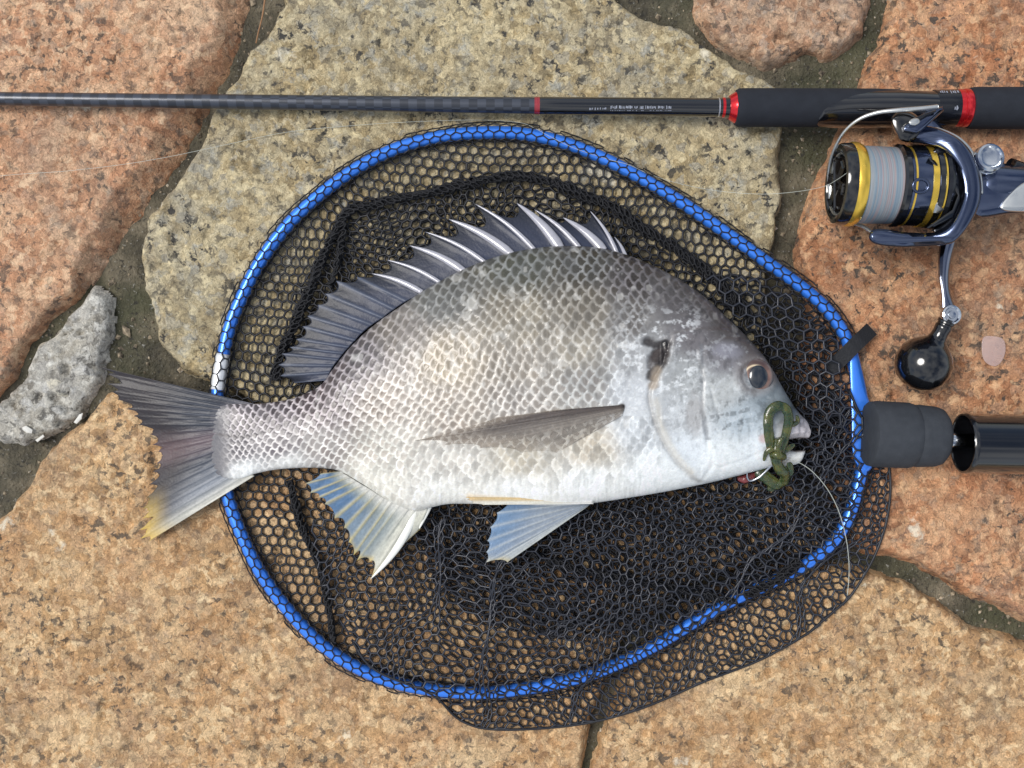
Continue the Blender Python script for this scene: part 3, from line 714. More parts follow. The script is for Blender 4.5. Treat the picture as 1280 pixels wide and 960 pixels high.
for i in range(len(CT)):
    w = 1 / ((fa - cx_[i]) ** 2 + 1.3 * (fy - cy_[i]) ** 2 + 130) ** 1.9
    rimc += w[:, None] * c1_[i]; cenc += w[:, None] * c2_[i]; wsum += w
rimc = (rimc / wsum[:, None]).reshape(NU, NV, 3); cenc = (cenc / wsum[:, None]).reshape(NU, NV, 3)
# scale: pale edge, dark middle set towards the covered part
core = smooth(.05, .24, edge) * smooth(.66, .40, np.abs(lrow) / .8 + .10 * edge)
midf = .25 + .75 * smooth(430, 520, AX) * smooth(820, 760, AX) * smooth(350, 400, AY)
coreamt = (1 - .38 * midf) * np.clip(core * (.95 + .7 * cid) * (1.1 + .7 * fbm(AX / 30, AY / 30, 320, 2)), 0, 1.5)
sm = sc_mask[..., None]
upf = smooth(520, 380, AY) * smooth(300, 420, AX)
rimc = rimc * (1 - .22 * upf)[..., None]; cenc = cenc * (1 - .15 * upf)[..., None]
col = rimc + (cenc - rimc) * (coreamt[..., None] * sm + (1 - sm) * .5)
col *= (1 + .42 * (cid - .5) * sc_mask * fade)[..., None]
fine = fbm(AX / 3.2, AY / 3.2, 330, 3); streak = fbm(AX / 2.2, AY / 14, 331, 3); blot = fbm(AX / 22, AY / 22, 332, 3)
headm = 1 - sc_mask
col *= (1 + .22 * fine + .10 * blot * (1 + headm * .8) + .34 * streak * sc_mask)[..., None]
# bright worn flecks along the flank
fl = smooth(.16, .26, fbm(AX / 9, AY / 12, 340, 3)) * sc_mask * smooth(300, 420, AX)
col = col + (lin((240, 240, 238)) - col) * (.38 * fl)[..., None]
# silvery crackle on the shoulder and gill cover
ck = smooth(.04, .2, fbm(AX / 8, AY / 6, 345, 4, .65)); crk = ck * smooth(75, 25, np.abs(AX - 826)) * smooth(600, 500, AY) * smooth(370, 410, AY)
col = col + (lin((240, 245, 250)) - col) * (.75 * crk)[..., None]
ck2 = smooth(.03, .22, fbm(AX / 6, AY / 9, 346, 4, .65)); crk2 = ck2 * smooth(820, 850, AX) * smooth(590, 520, AY)
col = col * (1 - .28 * crk2)[..., None]
ck3 = smooth(.05, .2, fbm(AX / 7, AY / 7, 347, 4, .65)) * smooth(815, 850, AX) * smooth(600, 540, AY) * smooth(985, 940, AX) * smooth(395, 440, AY)
col = col + (lin((232, 238, 244)) - col) * (.32 * ck3)[..., None]
# cheek scale rows
chm = smooth(34, 20, np.hypot((AX - 908) / 1.1, (AY - 516)))
rowsC = .5 + .5 * np.sin((AY + .25 * AX + 6 * fbm(AX / 20, AY / 20, 350, 2)) * 2 * np.pi / 14)
dash = smooth(-.02, .14, fbm(AX / 3.4, AY / 7, 351, 2))
col = col * (1 - .36 * (chm * smooth(.45, .8, rowsC) * dash))[..., None]
# head markings
def blend(mask, c, amt):
    global col
    col = col + (lin(c) - col) * np.clip(mask * amt, 0, 1)[..., None]
blend(np.exp(-(pre / 2.8) ** 2) * (AY < 550) * (.4 + 1.2 * vnoise(AX / 12, AY / 12, 381)), (110, 116, 126), .5)
blend(np.exp(-(oper / 3) ** 2) * (AY > 470), (168, 164, 160), .45)
blend(np.exp(-((oper2) / 4) ** 2), (222, 216, 204), .5)
blend(smooth(22, 6, np.hypot((AX - 908) * .8 - (AY - 436) * .2, (AY - 438) * 1.5) + 2 * gw) , (186, 188, 206), .38)
blend(smooth(30, 18, er) * (1 - smooth(18, 12, er)), (176, 160, 156), .35)
blend(smooth(296, 268, AX + 10 * fbm(AX / 6, AY / 5, 361, 3)), (96, 98, 110), .85)
blend(np.exp(-(lw / 2.0) ** 2) * smooth(420, 300, AX) * smooth(262, 275, AX), (104, 98, 102), .75)
blend(smooth(15, 7, np.hypot(AX - 868, (AY - 520) / 2.4) + wn_), (150, 140, 136), .35)
blend(wound, (74, 54, 46), .9); blend(wound2, (52, 40, 38), .85)
blend(smooth(7, 2, np.hypot((AX - 830) * .8, AY - 430) + wn_ * .7), (22, 16, 16), 1)
blend(smooth(9, 2, pdist(AX, AY, [(822, 462), (816, 482)]) + wn_), (190, 176, 160), .8)
blend(smooth(8, 3, np.hypot(AX - 953, AY - 548)), (214, 172, 168), .6)
blend(smooth(5, 2, pdist(AX, AY, [(778, 508), (768, 512)])), (70, 60, 56), .9)
blend(smooth(3, .5, dn), (92, 60, 58), .8); blend(smooth(6, 1.5, dn) * (dn > 0) * (AX < 975), (196, 150, 146), .6)
lum_ = col.mean(-1, keepdims=True); col = lum_ + (col - lum_) * .8 + lum_ * np.array([.018, .008, -.022])
flank = smooth(10, 70, ybot(AX) - AY) * smooth(880, 800, AX)
col = col * (1 - .10 * flank)[..., None]
col = .88 * (np.clip(col, .004, .92) / .88) ** 1.3
Zt = ZC + T1 + relief * lipf * np.clip(T0 / 12, 0, 1) + (1.15 * scale_h + .5 * fine * headm * .6 + .5 * streak * sc_mask) * np.clip(T0 / 12, 0, 1)
top_v = P(XX, YY, ZC); top_v[..., 2] = Zt * S
nb = 18; tb = np.linspace(-1, 1, nb + 2)[1:-1]
XB = np.repeat(xs[:, None], nb, 1); TB = np.repeat(tb[None], NU, 0)
YB = (yt + yb) / 2 + TB * (yb - yt) / 2
bot_v = P(XB, YB, zcen(XB)); dnb = -sdist(XB, YB, notch); bot_v[..., 2] = (zcen(XB) - .84 * thick(XB) * (1 - np.abs(TB) ** 2.3) ** .52 * np.clip(dnb / 9, 0, 1) ** .5) * S
nt = NU * NV
V = np.concatenate([top_v.reshape(-1, 3), bot_v.reshape(-1, 3)])
Qd = grid_quads(NU, NV)
bi = nt + np.arange(NU * nb).reshape(NU, nb); ti = np.arange(nt).reshape(NU, NV)
bfull = np.concatenate([ti[:, :1], bi, ti[:, -1:]], 1)
a, b, c_, d_ = bfull[:-1, :-1], bfull[1:, :-1], bfull[1:, 1:], bfull[:-1, 1:]
Qb = np.stack([a, d_, c_, b], -1).reshape(-1, 4)
def cap(i, flip):
    out = []
    t_, b_ = ti[i], bfull[i]
    for k in range(1, NV - 1): out.append((t_[0], t_[k], t_[k + 1]) if flip else (t_[0], t_[k + 1], t_[k]))
    for k in range(1, nb + 1): out.append((b_[0], b_[k + 1], b_[k]) if flip else (b_[0], b_[k], b_[k + 1]))
    return out
tri = np.array(cap(0, False))
hole = np.concatenate([(dn < 0).ravel(), (dnb < 0).ravel()])
Qd = Qd[~hole[Qd].any(1)]; Qb = Qb[~hole[Qb].any(1)]
Cc = np.concatenate([col.reshape(-1, 3), np.tile(lin((226, 228, 228)), (NU * nb, 1))])
m = NT('fish_skin')
at = m.n('ShaderNodeVertexColor', layer_name='Col')
nz = m.noise(900, 3)
m.set(Base_Color=m.mix(m.ramp(nz, [(.35, 0.), (.65, .14)]), at.outputs[0], lin((120, 118, 116))), Roughness=m.ramp(m.noise(220, 4), [(.35, .3), (.65, .5)]), Coat_Weight=.22, Coat_Roughness=.12, Subsurface_Weight=.04)
m.b.inputs['Subsurface Radius'].default_value = (.004, .003, .002); m.b.inputs['Subsurface Scale'].default_value = .3
m.bump(nz, .0002, .5)
SKIN = m.m
body = link('body', mesh_np(V, np.concatenate([Qd[:, ::-1], Qb[:, ::-1]]), tri[:, ::-1], color=Cc), SKIN, fish)
bmx = bmesh.new(); bmx.from_mesh(body.data); bmesh.ops.recalc_face_normals(bmx, faces=bmx.faces); bmx.to_mesh(body.data); bmx.free()

def body_top(px, py):
    """height of the upper side seen at plan position"""
    x, y = np.asarray(px, float), np.asarray(py, float); z = zcen(x) + 20
    X0, Y0 = x, y
    for _ in range(4):
        kk = (HP - z) / (HP - zcen(X0)); X0 = 640 + (x - 640) * kk; Y0 = 480 + (y - 480) * kk
        t = np.clip((Y0 - (ytop(X0) + ybot(X0)) / 2) / ((ybot(X0) - ytop(X0)) / 2), -.999, .999)
        z = zcen(X0) + thick(X0) * (1 - np.abs(t) ** 2.3) ** .52
    return z
# eye: iris ball, pupil, clear cornea
ez = float(body_top(EX, EY)) + 4.8
IRIS = NT('fish_iris')
gv = IRIS.n('ShaderNodeVertexColor', layer_name='Col')
IRIS.set(Base_Color=gv.outputs[0], Roughness=.25, Coat_Weight=1.0, Coat_Roughness=.03)
IRIS = IRIS.m
def dome(cx, cy, cz, r, h, cf, nr=26, na=48, ry=1.0):
    rr_ = np.linspace(0, 1, nr); aa = np.linspace(0, 2 * np.pi, na, endpoint=False)
    R_, A_ = np.meshgrid(rr_, aa, indexing='ij')
    x = cx + r * R_ * np.cos(A_); y = cy + r * ry * R_ * np.sin(A_); z = cz + h * (np.sqrt(np.clip(1 - (.93 * R_) ** 2, 0, 1)) - .37) / .63
    return P(x, y, z).reshape(-1, 3), grid_quads(nr, na, False, True), cf(R_, A_).reshape(-1, 3)
def iris_col(R_, A_):
    a = lin((226, 206, 172)); b = lin((124, 92, 80)); c = lin((56, 42, 40)); up = smooth(.2, .9, -np.sin(A_))
    o = b + (c - b) * (up * .75)[..., None]
    o = o * (1 + .5 * fbm(A_ * 4, R_ * 5, 5, 3))[..., None]
    g = np.exp(-((R_ - .60) / .05) ** 2)[..., None]; o = o + (a - o) * g
    e_ = smooth(.86, 1, R_)[..., None]; return o + (lin((96, 88, 90)) - o) * e_
v, q, cc = dome(EX, EY, ez - 4.5, 22, 6.5, iris_col)
eye = link('eye', mesh_np(v, q, color=cc), IRIS, fish)
v, q, cc = dome(EX + 3.5, EY + 1, ez + 1.0, 12.0, 2.6, lambda R_, A_: np.broadcast_to(lin((22, 30, 40)), R_.shape + (3,)), nr=12, na=32, ry=1.2)
link('pupil', mesh_np(v, q, color=cc), IRIS, eye)

# ---- fins
def fin_mat(name, trans, rough=.42):
    m = NT(name); at = m.n('ShaderNodeVertexColor', layer_name='Col'); nz = m.noise(700, 4)
    m.set(Base_Color=m.mix(m.ramp(nz, [(.3, 0.), (.7, .22)]), at.outputs[0], lin((70, 76, 88))), Roughness=rough, Coat_Weight=.12, Coat_Roughness=.2)
    m.b.inputs['Specular IOR Level'].default_value = .35
    m.bump(nz, .0004, .7)
    tr = m.n('ShaderNodeBsdfTranslucent'); m.l(at.outputs[0], tr.inputs[0])
    mx = m.n('ShaderNodeMixShader'); mx.inputs[0].default_value = trans
    m.l(m.b.outputs[0], mx.inputs[1]); m.l(tr.outputs[0], mx.inputs[2]); m.l(mx.outputs[0], m.out.inputs[0])
    return m.m
FIN_D = fin_mat('dark_fin', .12); FIN_L = fin_mat('pale_fin', .3)
FIN_P = fin_mat('sheer_fin', .1)
_vc = [n_ for n_ in FIN_P.node_tree.nodes if n_.type == 'VERTEX_COLOR'][0]
FIN_P.node_tree.links.new(_vc.outputs['Alpha'], FIN_P.node_tree.nodes['Principled BSDF'].inputs['Alpha'])
FIN_P.node_tree.links.new(FIN_P.node_tree.nodes['Principled BSDF'].outputs[0], FIN_P.node_tree.nodes['Material Output'].inputs[0])
def fin(name, rays, zb, zt, cf, mt, ridge=1.4, notchd=.12, sub=12, nw=40, bulge=0., thickn=.9, seed=0, arch=2.0, split=0):
    """membrane over rays [(base, tip), ...]; zb, zt heights at base and tip (per ray or single)"""
    nr = len(rays); B = np.array([r[0] for r in rays], float); Tp = np.array([r[1] for r in rays], float)
    zb = np.broadcast_to(np.asarray(zb, float), (nr,)); zt = np.broadcast_to(np.asarray(zt, float), (nr,))
    u = np.linspace(0, nr - 1, (nr - 1) * sub + 1); w = np.linspace(0, 1, nw)
    def it(a): return np.interp(u, np.arange(nr), a)
    bx, by, tx, ty, zb_, zt_ = it(B[:, 0]), it(B[:, 1]), it(Tp[:, 0]), it(Tp[:, 1]), it(zb), it(zt)
    fr = u - np.floor(u); between = np.sin(np.pi * fr) ** .7
    jg = .5 + vnoise(np.floor(u), u * 0, seed + 3)
    ext = 1 - (np.interp(u, np.arange(nr), notchd) if np.ndim(notchd) else notchd) * between * jg
    if split: ext = ext - split * (np.abs(fbm(u * 2.3, u * 0, seed + 8, 2)))
    U, W = np.meshgrid(u, w, indexing='ij'); E = W * ext[:, None]
    x = bx[:, None] + (tx - bx)[:, None] * E; y = by[:, None] + (ty - by)[:, None] * E
    # rays bow slightly
    nx, ny = -(ty - by), (tx - bx)
    bow = np.sin(np.pi * E) * bulge
    x += nx[:, None] * bow; y += ny[:, None] * bow
    F = np.minimum(fr, 1 - fr)[:, None] + 0 * W
    rd = np.exp(-(F / .13) ** 2)
    z = zb_[:, None] + (zt_ - zb_)[:, None] * E + arch * np.sin(np.pi * E) + ridge * rd * (1 - .7 * E) + .9 * fbm(U * 1.7, W * 5, seed, 2)
    c = cf(x, y, U, E, rd)
    c = np.clip(c * (1 + .35 * fbm(U * 5, E * 3, seed + 20, 2) + .2 * fbm(x / 4, y / 4, seed + 21, 2))[..., None], .003, .9)
    p = P(x, y, z); n_u, n_w = U.shape
    low = p.copy(); low[..., 2] -= thickn * S
    v = np.concatenate([p.reshape(-1, 3), low.reshape(-1, 3)])
    q1 = grid_quads(n_u, n_w); q2 = q1[:, ::-1] + n_u * n_w
    idx = np.arange(n_u * n_w).reshape(n_u, n_w)
    bd = np.concatenate([idx[:, 0], idx[-1, 1:], idx[-2::-1, -1], idx[0, -2:0:-1]])
    b2 = np.roll(bd, -1); q3 = np.stack([bd, bd + n_u * n_w, b2 + n_u * n_w, b2], -1)
    me = mesh_np(v, np.concatenate([q1, q2, q3]), color=np.concatenate([c.reshape(-1, 3)] * 2))
    return link(name, me, mt, fish)
def spine(a, b, w, za, zb, mt, parent, bow=.0, n=16):
    t = np.linspace(0, 1, n)[:, None]; a, b = np.array(a, float), np.array(b, float)
    d = b - a; nn = np.array([-d[1], d[0]])
    p = a + d * t + nn * bow * np.sin(np.pi * t)
    z = za + (zb - za) * t[:, 0] + 1.5 * np.sin(np.pi * t[:, 0])
    r = w * (1 - t[:, 0] ** 1.6) ** .8 * np.clip(.75 + 2 * t[:, 0], 0, 1) + .25
    return tube('spine', P(p[:, 0], p[:, 1], z), r * S, mt, parent, n=10, flat=.6)
SPINE = mat('silver_spine', (168, 168, 176), .25, .1, .5, .25, 260)
DSP = [((781, 319), (768, 296), 2.2), ((770, 315), (738, 264), 2.6), ((752, 311), (704, 272), 6.2), ((722, 308), (668, 262), 3.4), ((698, 308), (646, 254), 7.0), ((666, 311), (594, 255), 3.2), ((637, 317), (561, 274), 6.0), ((604, 327), (532, 290), 3.0), ((577, 338), (512, 307), 5.2), ((547, 352), (484, 325), 2.8), ((524, 364), (465, 342), 3.8)]
drays = [(a, b) for a, b, _ in DSP] + [((502, 374), (446, 346)), ((487, 384), (420, 351)), ((473, 395), (406, 367)), ((459, 404), (397, 381)), ((447, 414), (384, 395)), ((438, 424), (378, 408)), ((430, 433), (370, 424)), ((423, 441), (362, 434)), ((417, 449), (352, 442)), ((411, 457), (348, 456)), ((406, 466), (350, 470)), ((402, 476), (368, 479))]
zbD = [float(zcen(r[0][0])) for r in drays]; ztD = [min(z_, 34) - 4 for z_ in zbD]
ztD = [34 - 8 * min(1, i / 12) - 8 * max(0, (i - 11) / 12) for i in range(len(drays))]
def dors_col(x, y, U, E, rd):
    a = lin((54, 60, 80)); b = lin((24, 27, 38)); w_ = lin((96, 104, 122))
    c = a + (b - a) * smooth(.2, .9, E)[..., None]
    rr_ = (rd * (U > 10.6) * .8)[..., None]
    return c + (w_ - c) * rr_
def inn(p, t, k=6):   # root the fin a little inside the body
    p, t = np.array(p, float), np.array(t, float); d = p - t; return tuple(p + d / np.linalg.norm(d) * k)
dors = fin('dorsal_fin', [(inn(a, b), b) for a, b in drays], zbD, ztD, dors_col, FIN_D, ridge=1.6, notchd=[.24] * 11 + [.09] * (len(drays) - 11), seed=1)
for i, (a, b, w) in enumerate(DSP):
    spine(inn(a, b, 4), b, w, zbD[i] + 2.0, ztD[i] + 1.5, SPINE, dors, bow=.05)
# tail
tips = [(118, 457), (132, 467), (131, 479), (136, 489), (145, 499), (156, 511), (164, 520), (172, 531), (186, 543), (190, 556), (196, 565), (193, 580), (190, 590), (186, 606), (182, 622), (178, 636), (175, 650), (172, 664), (173, 675), (184, 678)]
bas = [(np.interp(i, [0, 4, 9, 14, 19], [322, 288, 278, 286, 318]), np.interp(i, [0, 4, 9, 14, 19], [506, 516, 540, 572, 595])) for i in range(20)]
def tail_col(x, y, U, E, rd):
    dk = lin((48, 42, 44)); sl_ = lin((62, 68, 80)); gr = lin((150, 156, 164)); yl = lin((226, 190, 92)); wh = lin((214, 212, 198))
    c = sl_ + (dk - sl_) * smooth(.25, .75, E)[..., None]
    c = c + (lin((132, 130, 138)) - c) * (smooth(.2, .02, E + .12 * fbm(x / 5, y / 5, 75, 3)))[..., None]
    c = c * (1 + .7 * fbm(U * 3.1, E * 1.4, 71, 3))[..., None]
    c = c + (gr - c) * (smooth(12, 18, U) * smooth(1, .3, E))[..., None]
    c = c + (wh - c) * (smooth(16.5, 19, U))[..., None] * .85
    c = c + (yl - c) * (smooth(13, 17, U) * smooth(.66, .98, E))[..., None] * .9
    c = c + (lin((40, 36, 40)) - c) * ((1 - rd) * smooth(.5, .9, 1 - np.abs(rd - .15)) * .35 * smooth(15, 9, U))[..., None]
    c = c + (lin((150, 120, 122)) - c) * (smooth(7, 10, U) * smooth(13, 10, U) * .35)[..., None]
    return c
fin('tail_fin', list(zip(bas, tips)), [27] * 20, [np.interp(i, [0, 10, 19], [9, 7, 8]) for i in range(20)], tail_col, FIN_D, ridge=1.0, notchd=.07, sub=9, nw=60, seed=31, arch=3, split=.10)
# anal fin
ar = [((536, 632), (525, 662)), ((520, 634), (464, 722)), ((512, 634), (462, 702)), ((500, 630), (446, 701)), ((490, 626), (442, 694)), ((480, 622), (436, 678)), ((471, 617), (430, 660)), ((462, 611), (418, 648)), ((453, 606), (406, 630)), ((445, 601), (398, 622)), ((437, 596), (388, 616)), ((430, 592), (382, 604)), ((426, 589), (400, 592))]
def anal_col(x, y, U, E, rd):
    wh = lin((226, 226, 212)); bl = lin((96, 134, 174)); gy = lin((170, 180, 176)); yl = lin((214, 196, 122))
    c = np.broadcast_to(gy, x.shape + (3,)).copy()
    c = c + (bl - c) * (np.clip(smooth(3, 9, U) * .9 + .25, 0, 1) * (1 - rd) * smooth(.15, .5, E))[..., None]
    c = c + (yl - c) * (rd * smooth(2, 4, U) * .55)[..., None]
    c = c + (wh - c) * (smooth(3.2, 1.2, U))[..., None]
    c = c + (lin((236, 236, 230)) - c) * smooth(.3, .0, E)[..., None]
    return c + (lin((228, 198, 96)) - c) * (smooth(.86, 1, E) * smooth(8, 3, U))[..., None] * .8
anal = fin('anal_fin', ar, [float(zcen(r[0][0])) - 2 for r in ar], 33, anal_col, FIN_L, ridge=1.4, notchd=.10, sub=10, seed=51)
BONE = mat('white_fin_spine', (240, 240, 232), .3, 0, .4, .05, 200)
spine((522, 628), (463, 724), 6.4, 36, 35, BONE, anal, bow=-.07)
spine((538, 628), (524, 661), 4.0, 37, 36, BONE, anal)
# pelvic fins
pr_ = [((742, 626), (635, 629)), ((741, 627), (621, 641)), ((740, 628), (613, 659)), ((739, 629), (609, 676)), ((738, 630), (608, 690)), ((737, 631), (608, 703)), ((736, 632), (622, 700)), ((735, 633), (634, 703)), ((734, 634), (646, 692))]
def pelv_col(x, y, U, E, rd):
    gy = lin((164, 176, 190)); bl = lin((120, 156, 194)); wh = lin((218, 222, 216))
    c = gy + (bl - gy) * (smooth(.45, .95, E) * smooth(6.5, 2, U))[..., None]
    c = c + (wh - c) * (smooth(4.5, 7.5, U) * .8)[..., None]
    c = c + (wh - c) * (rd * .5)[..., None]
    return c + (lin((224, 214, 178)) - c) * (smooth(.9, 1, E) * smooth(4, 6, U))[..., None]
fin('pelvic_fin', pr_, 46, 44, pelv_col, FIN_L, ridge=.8, notchd=.02, sub=8, seed=61)
fp = [((742, 622), (582, 622)), ((742, 625), (584, 625)), ((742, 628), (590, 629)), ((742, 630), (604, 631))]
def fold_col(x, y, U, E, rd):
    c = lin((232, 206, 156)) + (lin((244, 240, 226)) - lin((232, 206, 156))) * smooth(.6, 1.8, U)[..., None]
    return c + (lin((242, 242, 236)) - c) * smooth(.45, .1, E)[..., None]
fin('pelvic_fin', fp, 64, 71, fold_col, FIN_L, ridge=.8, notchd=.02, sub=8, seed=66, thickn=6, arch=1)
# pectoral fin lying on the flank
pec = [((780, 506), (690, 513)), ((780, 507), (620, 522)), ((780, 508), (566, 538)), ((780, 509), (518, 551)), ((780, 511), (556, 556)), ((780, 513), (600, 560)), ((779, 516), (650, 566)), ((778, 520), (696, 566))]
def pec_col(x, y, U, E, rd):
    d_ = lin((92, 82, 76)); p_ = lin((150, 142, 132))
    c = d_ + (p_ - d_) * (smooth(1.5, 6, U) * .9)[..., None]
    c = c * (1 + .7 * fbm(U * 4.5, E * 1.5, 91, 2))[..., None]
    c = c + (lin((66, 58, 54)) - c) * ((1 - rd) * .4 * smooth(5, 1.2, U))[..., None]
    return c + (lin((176, 162, 146)) - c) * (smooth(.6, 1, E) * .8)[..., None]
def pec_fin():
    o = fin('pectoral_fin', pec, 0, 0, pec_col, FIN_P, ridge=.6, notchd=.05, sub=9, seed=71, thickn=.5, arch=0)
    me = o.data; n = len(me.vertices); co = np.empty(n * 3, np.float32); me.vertices.foreach_get('co', co); co = co.reshape(-1, 3)
    h = n // 2
    px = 640 + co[:h, 0] / S; py = 480 - co[:h, 1] / S; rel = co[:h, 2] / S
    for _ in range(1):
        z = body_top(px, py) + 1.6 + rel * .8
    # plan positions were built at height ~0: keep the same sight line, lift to the flank
    q_ = P(px, py, z); co[:h] = q_; co[h:] = q_; co[h:, 2] -= 1.2 * S
    me.vertices.foreach_set('co', co.ravel()); me.update()
    nU = 7 * 9 + 1; U_, E_ = np.meshgrid(np.linspace(0, 7, nU), np.linspace(0, 1, 40), indexing='ij')
    al = np.clip((.95 - .60 * smooth(3, 7, U_)) * (1 - .55 * smooth(.55, 1, E_)) * (1 + .5 * fbm(U_ * 4, E_ * 2, 93, 2)), .02, .95)
    ca_ = np.empty(n * 4, np.float32); me.color_attributes['Col'].data.foreach_get('color', ca_); ca_ = ca_.reshape(-1, 4)
    ca_[:, 3] = np.concatenate([al.ravel()] * 2); me.color_attributes['Col'].data.foreach_set('color', ca_.ravel())
pec_fin()

# ------------------------------------------------------------------ soft lure in the mouth
WORM = NT('green_soft_plastic')
WORM.set(Base_Color=WORM.mix(WORM.ramp(WORM.noise(160, 4), [(.4, 0.), (.6, 1.)]), lin((38, 58, 34)), lin((84, 88, 40))), Roughness=.22, Subsurface_Weight=.2, Coat_Weight=.6, Alpha=.9)
WORM.b.inputs['Subsurface Scale'].default_value = .002
WORM.bump(WORM.noise(700, 3), .0004, .6); WORM = WORM.m
lure = thing('fishing_lure', 'green soft plastic worm lure looped at the mouth of the fish', 'lure', P(972, 570, 50))
def tz(pts, n=10): return catmull(pts, n)
def wtube(name, pts, w0, w1, flat, mt=WORM, parent=lure):
    p = tz(pts); p[:, 2] += 5 * smooth(44, 56, p[:, 2]); bk = 1.12 if mt is WORM else 1.0; r = bk * np.interp(np.linspace(0, 1, len(p)), [0, .15, .85, 1], [w0 * .75, w0, w1, w1 * .6]) * (1 + (.28 if mt is WORM else 0) * fbm(np.arange(len(p)) / 3.5, np.full(len(p), pts[0][0] * .37), 9, 2))
    return tube(name, P(p[:, 0], p[:, 1], p[:, 2]), r * S, mt, parent, n=10, flat=flat)
wtube('tail_loop', [(969, 572, 58), (963, 555, 66), (960, 534, 72), (962, 516, 74), (971, 508, 75), (981, 510, 74), (986, 522, 72), (983, 540, 68), (978, 558, 64), (975, 574, 60)], 5.6, 4.8, .5)
wtube('tail_loop', [(986, 520, 72), (990, 530, 68), (997, 527, 64), (996, 519, 62)], 3.2, 2.2, .6)
wtube('body', [(972, 548, 66), (971, 562, 63), (971, 576, 60), (975, 586, 56), (981, 592, 52), (980, 601, 46), (972, 606, 42)], 6.4, 5.6, .75)
wtube('tail_loop', [(975, 566, 60), (984, 561, 58), (993, 556, 55)], 4.4, 2.4, .5)
wtube('tail_loop', [(976, 606, 41), (968, 604, 40), (956, 595, 39), (946, 588, 38)], 6.0, 7.6, .35)
wtube('tail_loop', [(972, 600, 40), (966, 606, 39), (963, 614, 37)], 5.0, 4.0, .35)
wtube('tail_loop', [(966, 560, 68), (958, 566, 66), (955, 576, 60)], 3.6, 1.8, .4)
wtube('tail_loop', [(978, 548, 72), (973, 560, 70), (976, 574, 66)], 3.0, 2.4, .4)
wtube('tail_loop', [(984, 594, 50), (988, 588, 52), (986, 578, 56)], 4.6, 3.4, .35)
wtube('band', [(963, 570, 62), (972, 569, 68), (982, 572, 60)], 4.0, 4.0, .7)
STEEL = mat('hook_steel', (196, 198, 204), .2, 1, 0, .1, 300)
wtube('hook', [(972, 574, 52), (964, 582, 47), (956, 590, 43), (948, 597, 40), (938, 601, 38), (934, 597, 40), (934, 590, 44)], 1.5, 1.3, 1, STEEL)
GILL = mat('red_gill', (120, 52, 52), .3, 0, .6, .4, 700, .0004, 900)
pp = catmull([(922, 598, 30), (930, 599, 29), (938, 596, 30), (945, 592, 31)], 6)
tube('throat', P(pp[:, 0], pp[:, 1], pp[:, 2]), np.interp(np.arange(len(pp)), [0, 6, 12, 18], [2, 5.5, 5, 2]) * S, GILL, fish, n=10, flat=.8)

# ------------------------------------------------------------------ rod
rod = thing('fishing_rod', 'black carbon fishing rod with red rings lying across the slabs', 'fishing rod', P(640, 132, 0))
def rodz(x): return np.interp(x, [-400, 0, 670, 1000, 1700], [17, 20, 26, 30, 34])
def rody(x): return np.interp(x, [-400, 0, 670, 915, 1700], [118, 123.4, 132, 134.5, 136])
CARB = NT('woven_carbon_blank')
sp_ = CARB.n('ShaderNodeSeparateXYZ'); CARB.l(CARB.tc.outputs['Object'], sp_.inputs[0])
ck = CARB.n('ShaderNodeTexChecker'); ck.inputs['Scale'].default_value = 190
CARB.l(CARB.tc.outputs['Object'], ck.inputs['Vector'])
CARB.set(Base_Color=CARB.mix(ck.outputs['Fac'], lin((44, 48, 57)), lin((62, 67, 78))), Roughness=CARB.math('MULTIPLY_ADD', ck.outputs['Fac'], .16), Metallic=.35, Coat_Weight=.5, Coat_Roughness=.2)
CARB.b.inputs['Roughness'].default_value = .4
for l_ in list(CARB.b.inputs['Roughness'].links): CARB.t.links.remove(l_)
CARB = CARB.m
GLOSS = mat('gloss_black_lacquer', (14, 15, 20), .12, 0, 1.0, .1, 90)
RED = mat('red_anodised_ring', (222, 38, 46), .22, .75, .5, .08, 200)
EVA = NT('black_eva_foam')
EVA.set(Base_Color=EVA.mix(EVA.noise(140, 5), lin((27, 30, 37)), lin((42, 46, 54))), Roughness=.85)
EVA.bump(EVA.noise(1300, 3), .0004, .5); EVA.b.inputs['Specular IOR Level'].default_value = .3; EVA = EVA.m
def rodpart(name, prof, mt, parent=rod, n=40):
    """prof: list of (plan x, apparent radius)"""
    x = np.array([p_[0] for p_ in prof], float); r = np.array([p_[1] for p_ in prof], float)
    z = rodz(x); c_ = P(x, rody(x), z); rr_ = r * KZ(z) * S
    a = np.linspace(0, 2 * np.pi, n, endpoint=False)
    v = c_[:, None, :] + rr_[:, None, None] * np.stack([0 * a, np.cos(a), np.sin(a)], -1)[None]
    me = mesh_np(v.reshape(-1, 3), grid_quads(len(x), n, False, True)[:, ::-1])
    bm_ = bmesh.new(); bm_.from_mesh(me); bmesh.ops.remove_doubles(bm_, verts=bm_.verts, dist=1e-7); bmesh.ops.recalc_face_normals(bm_, faces=bm_.faces); bm_.to_mesh(me); bm_.free()
    me.set_sharp_from_angle(angle=math.radians(38))
    return link(name, me, mt, parent)
rodpart('blank', [(-400, 0), (-400, 7.2)] + [(x, np.interp(x, [-400, 0, 670], [7.2, 8.2, 10.2])) for x in np.linspace(-380, 668, 40)] + [(669, 0)], CARB)
rodpart('butt_section', [(674, 0), (674, 10.6), (676, 10.9), (700, 10.9), (895, 11.6), (903, 11.8), (903, 0)], GLOSS)
rodpart('winding_ring', [(668, 0), (668, 10.6), (674.5, 10.8), (674.5, 0)], mat('dark_red_thread', (150, 40, 52), .3, .2, .6, .2, 900))
rodpart('winding_ring', [(897, 11.5), (897.6, 12.2), (898.6, 12.2), (899, 11.6)], mat('silver_trim_thread', (190, 192, 200), .25, .8, .2, .1, 900))
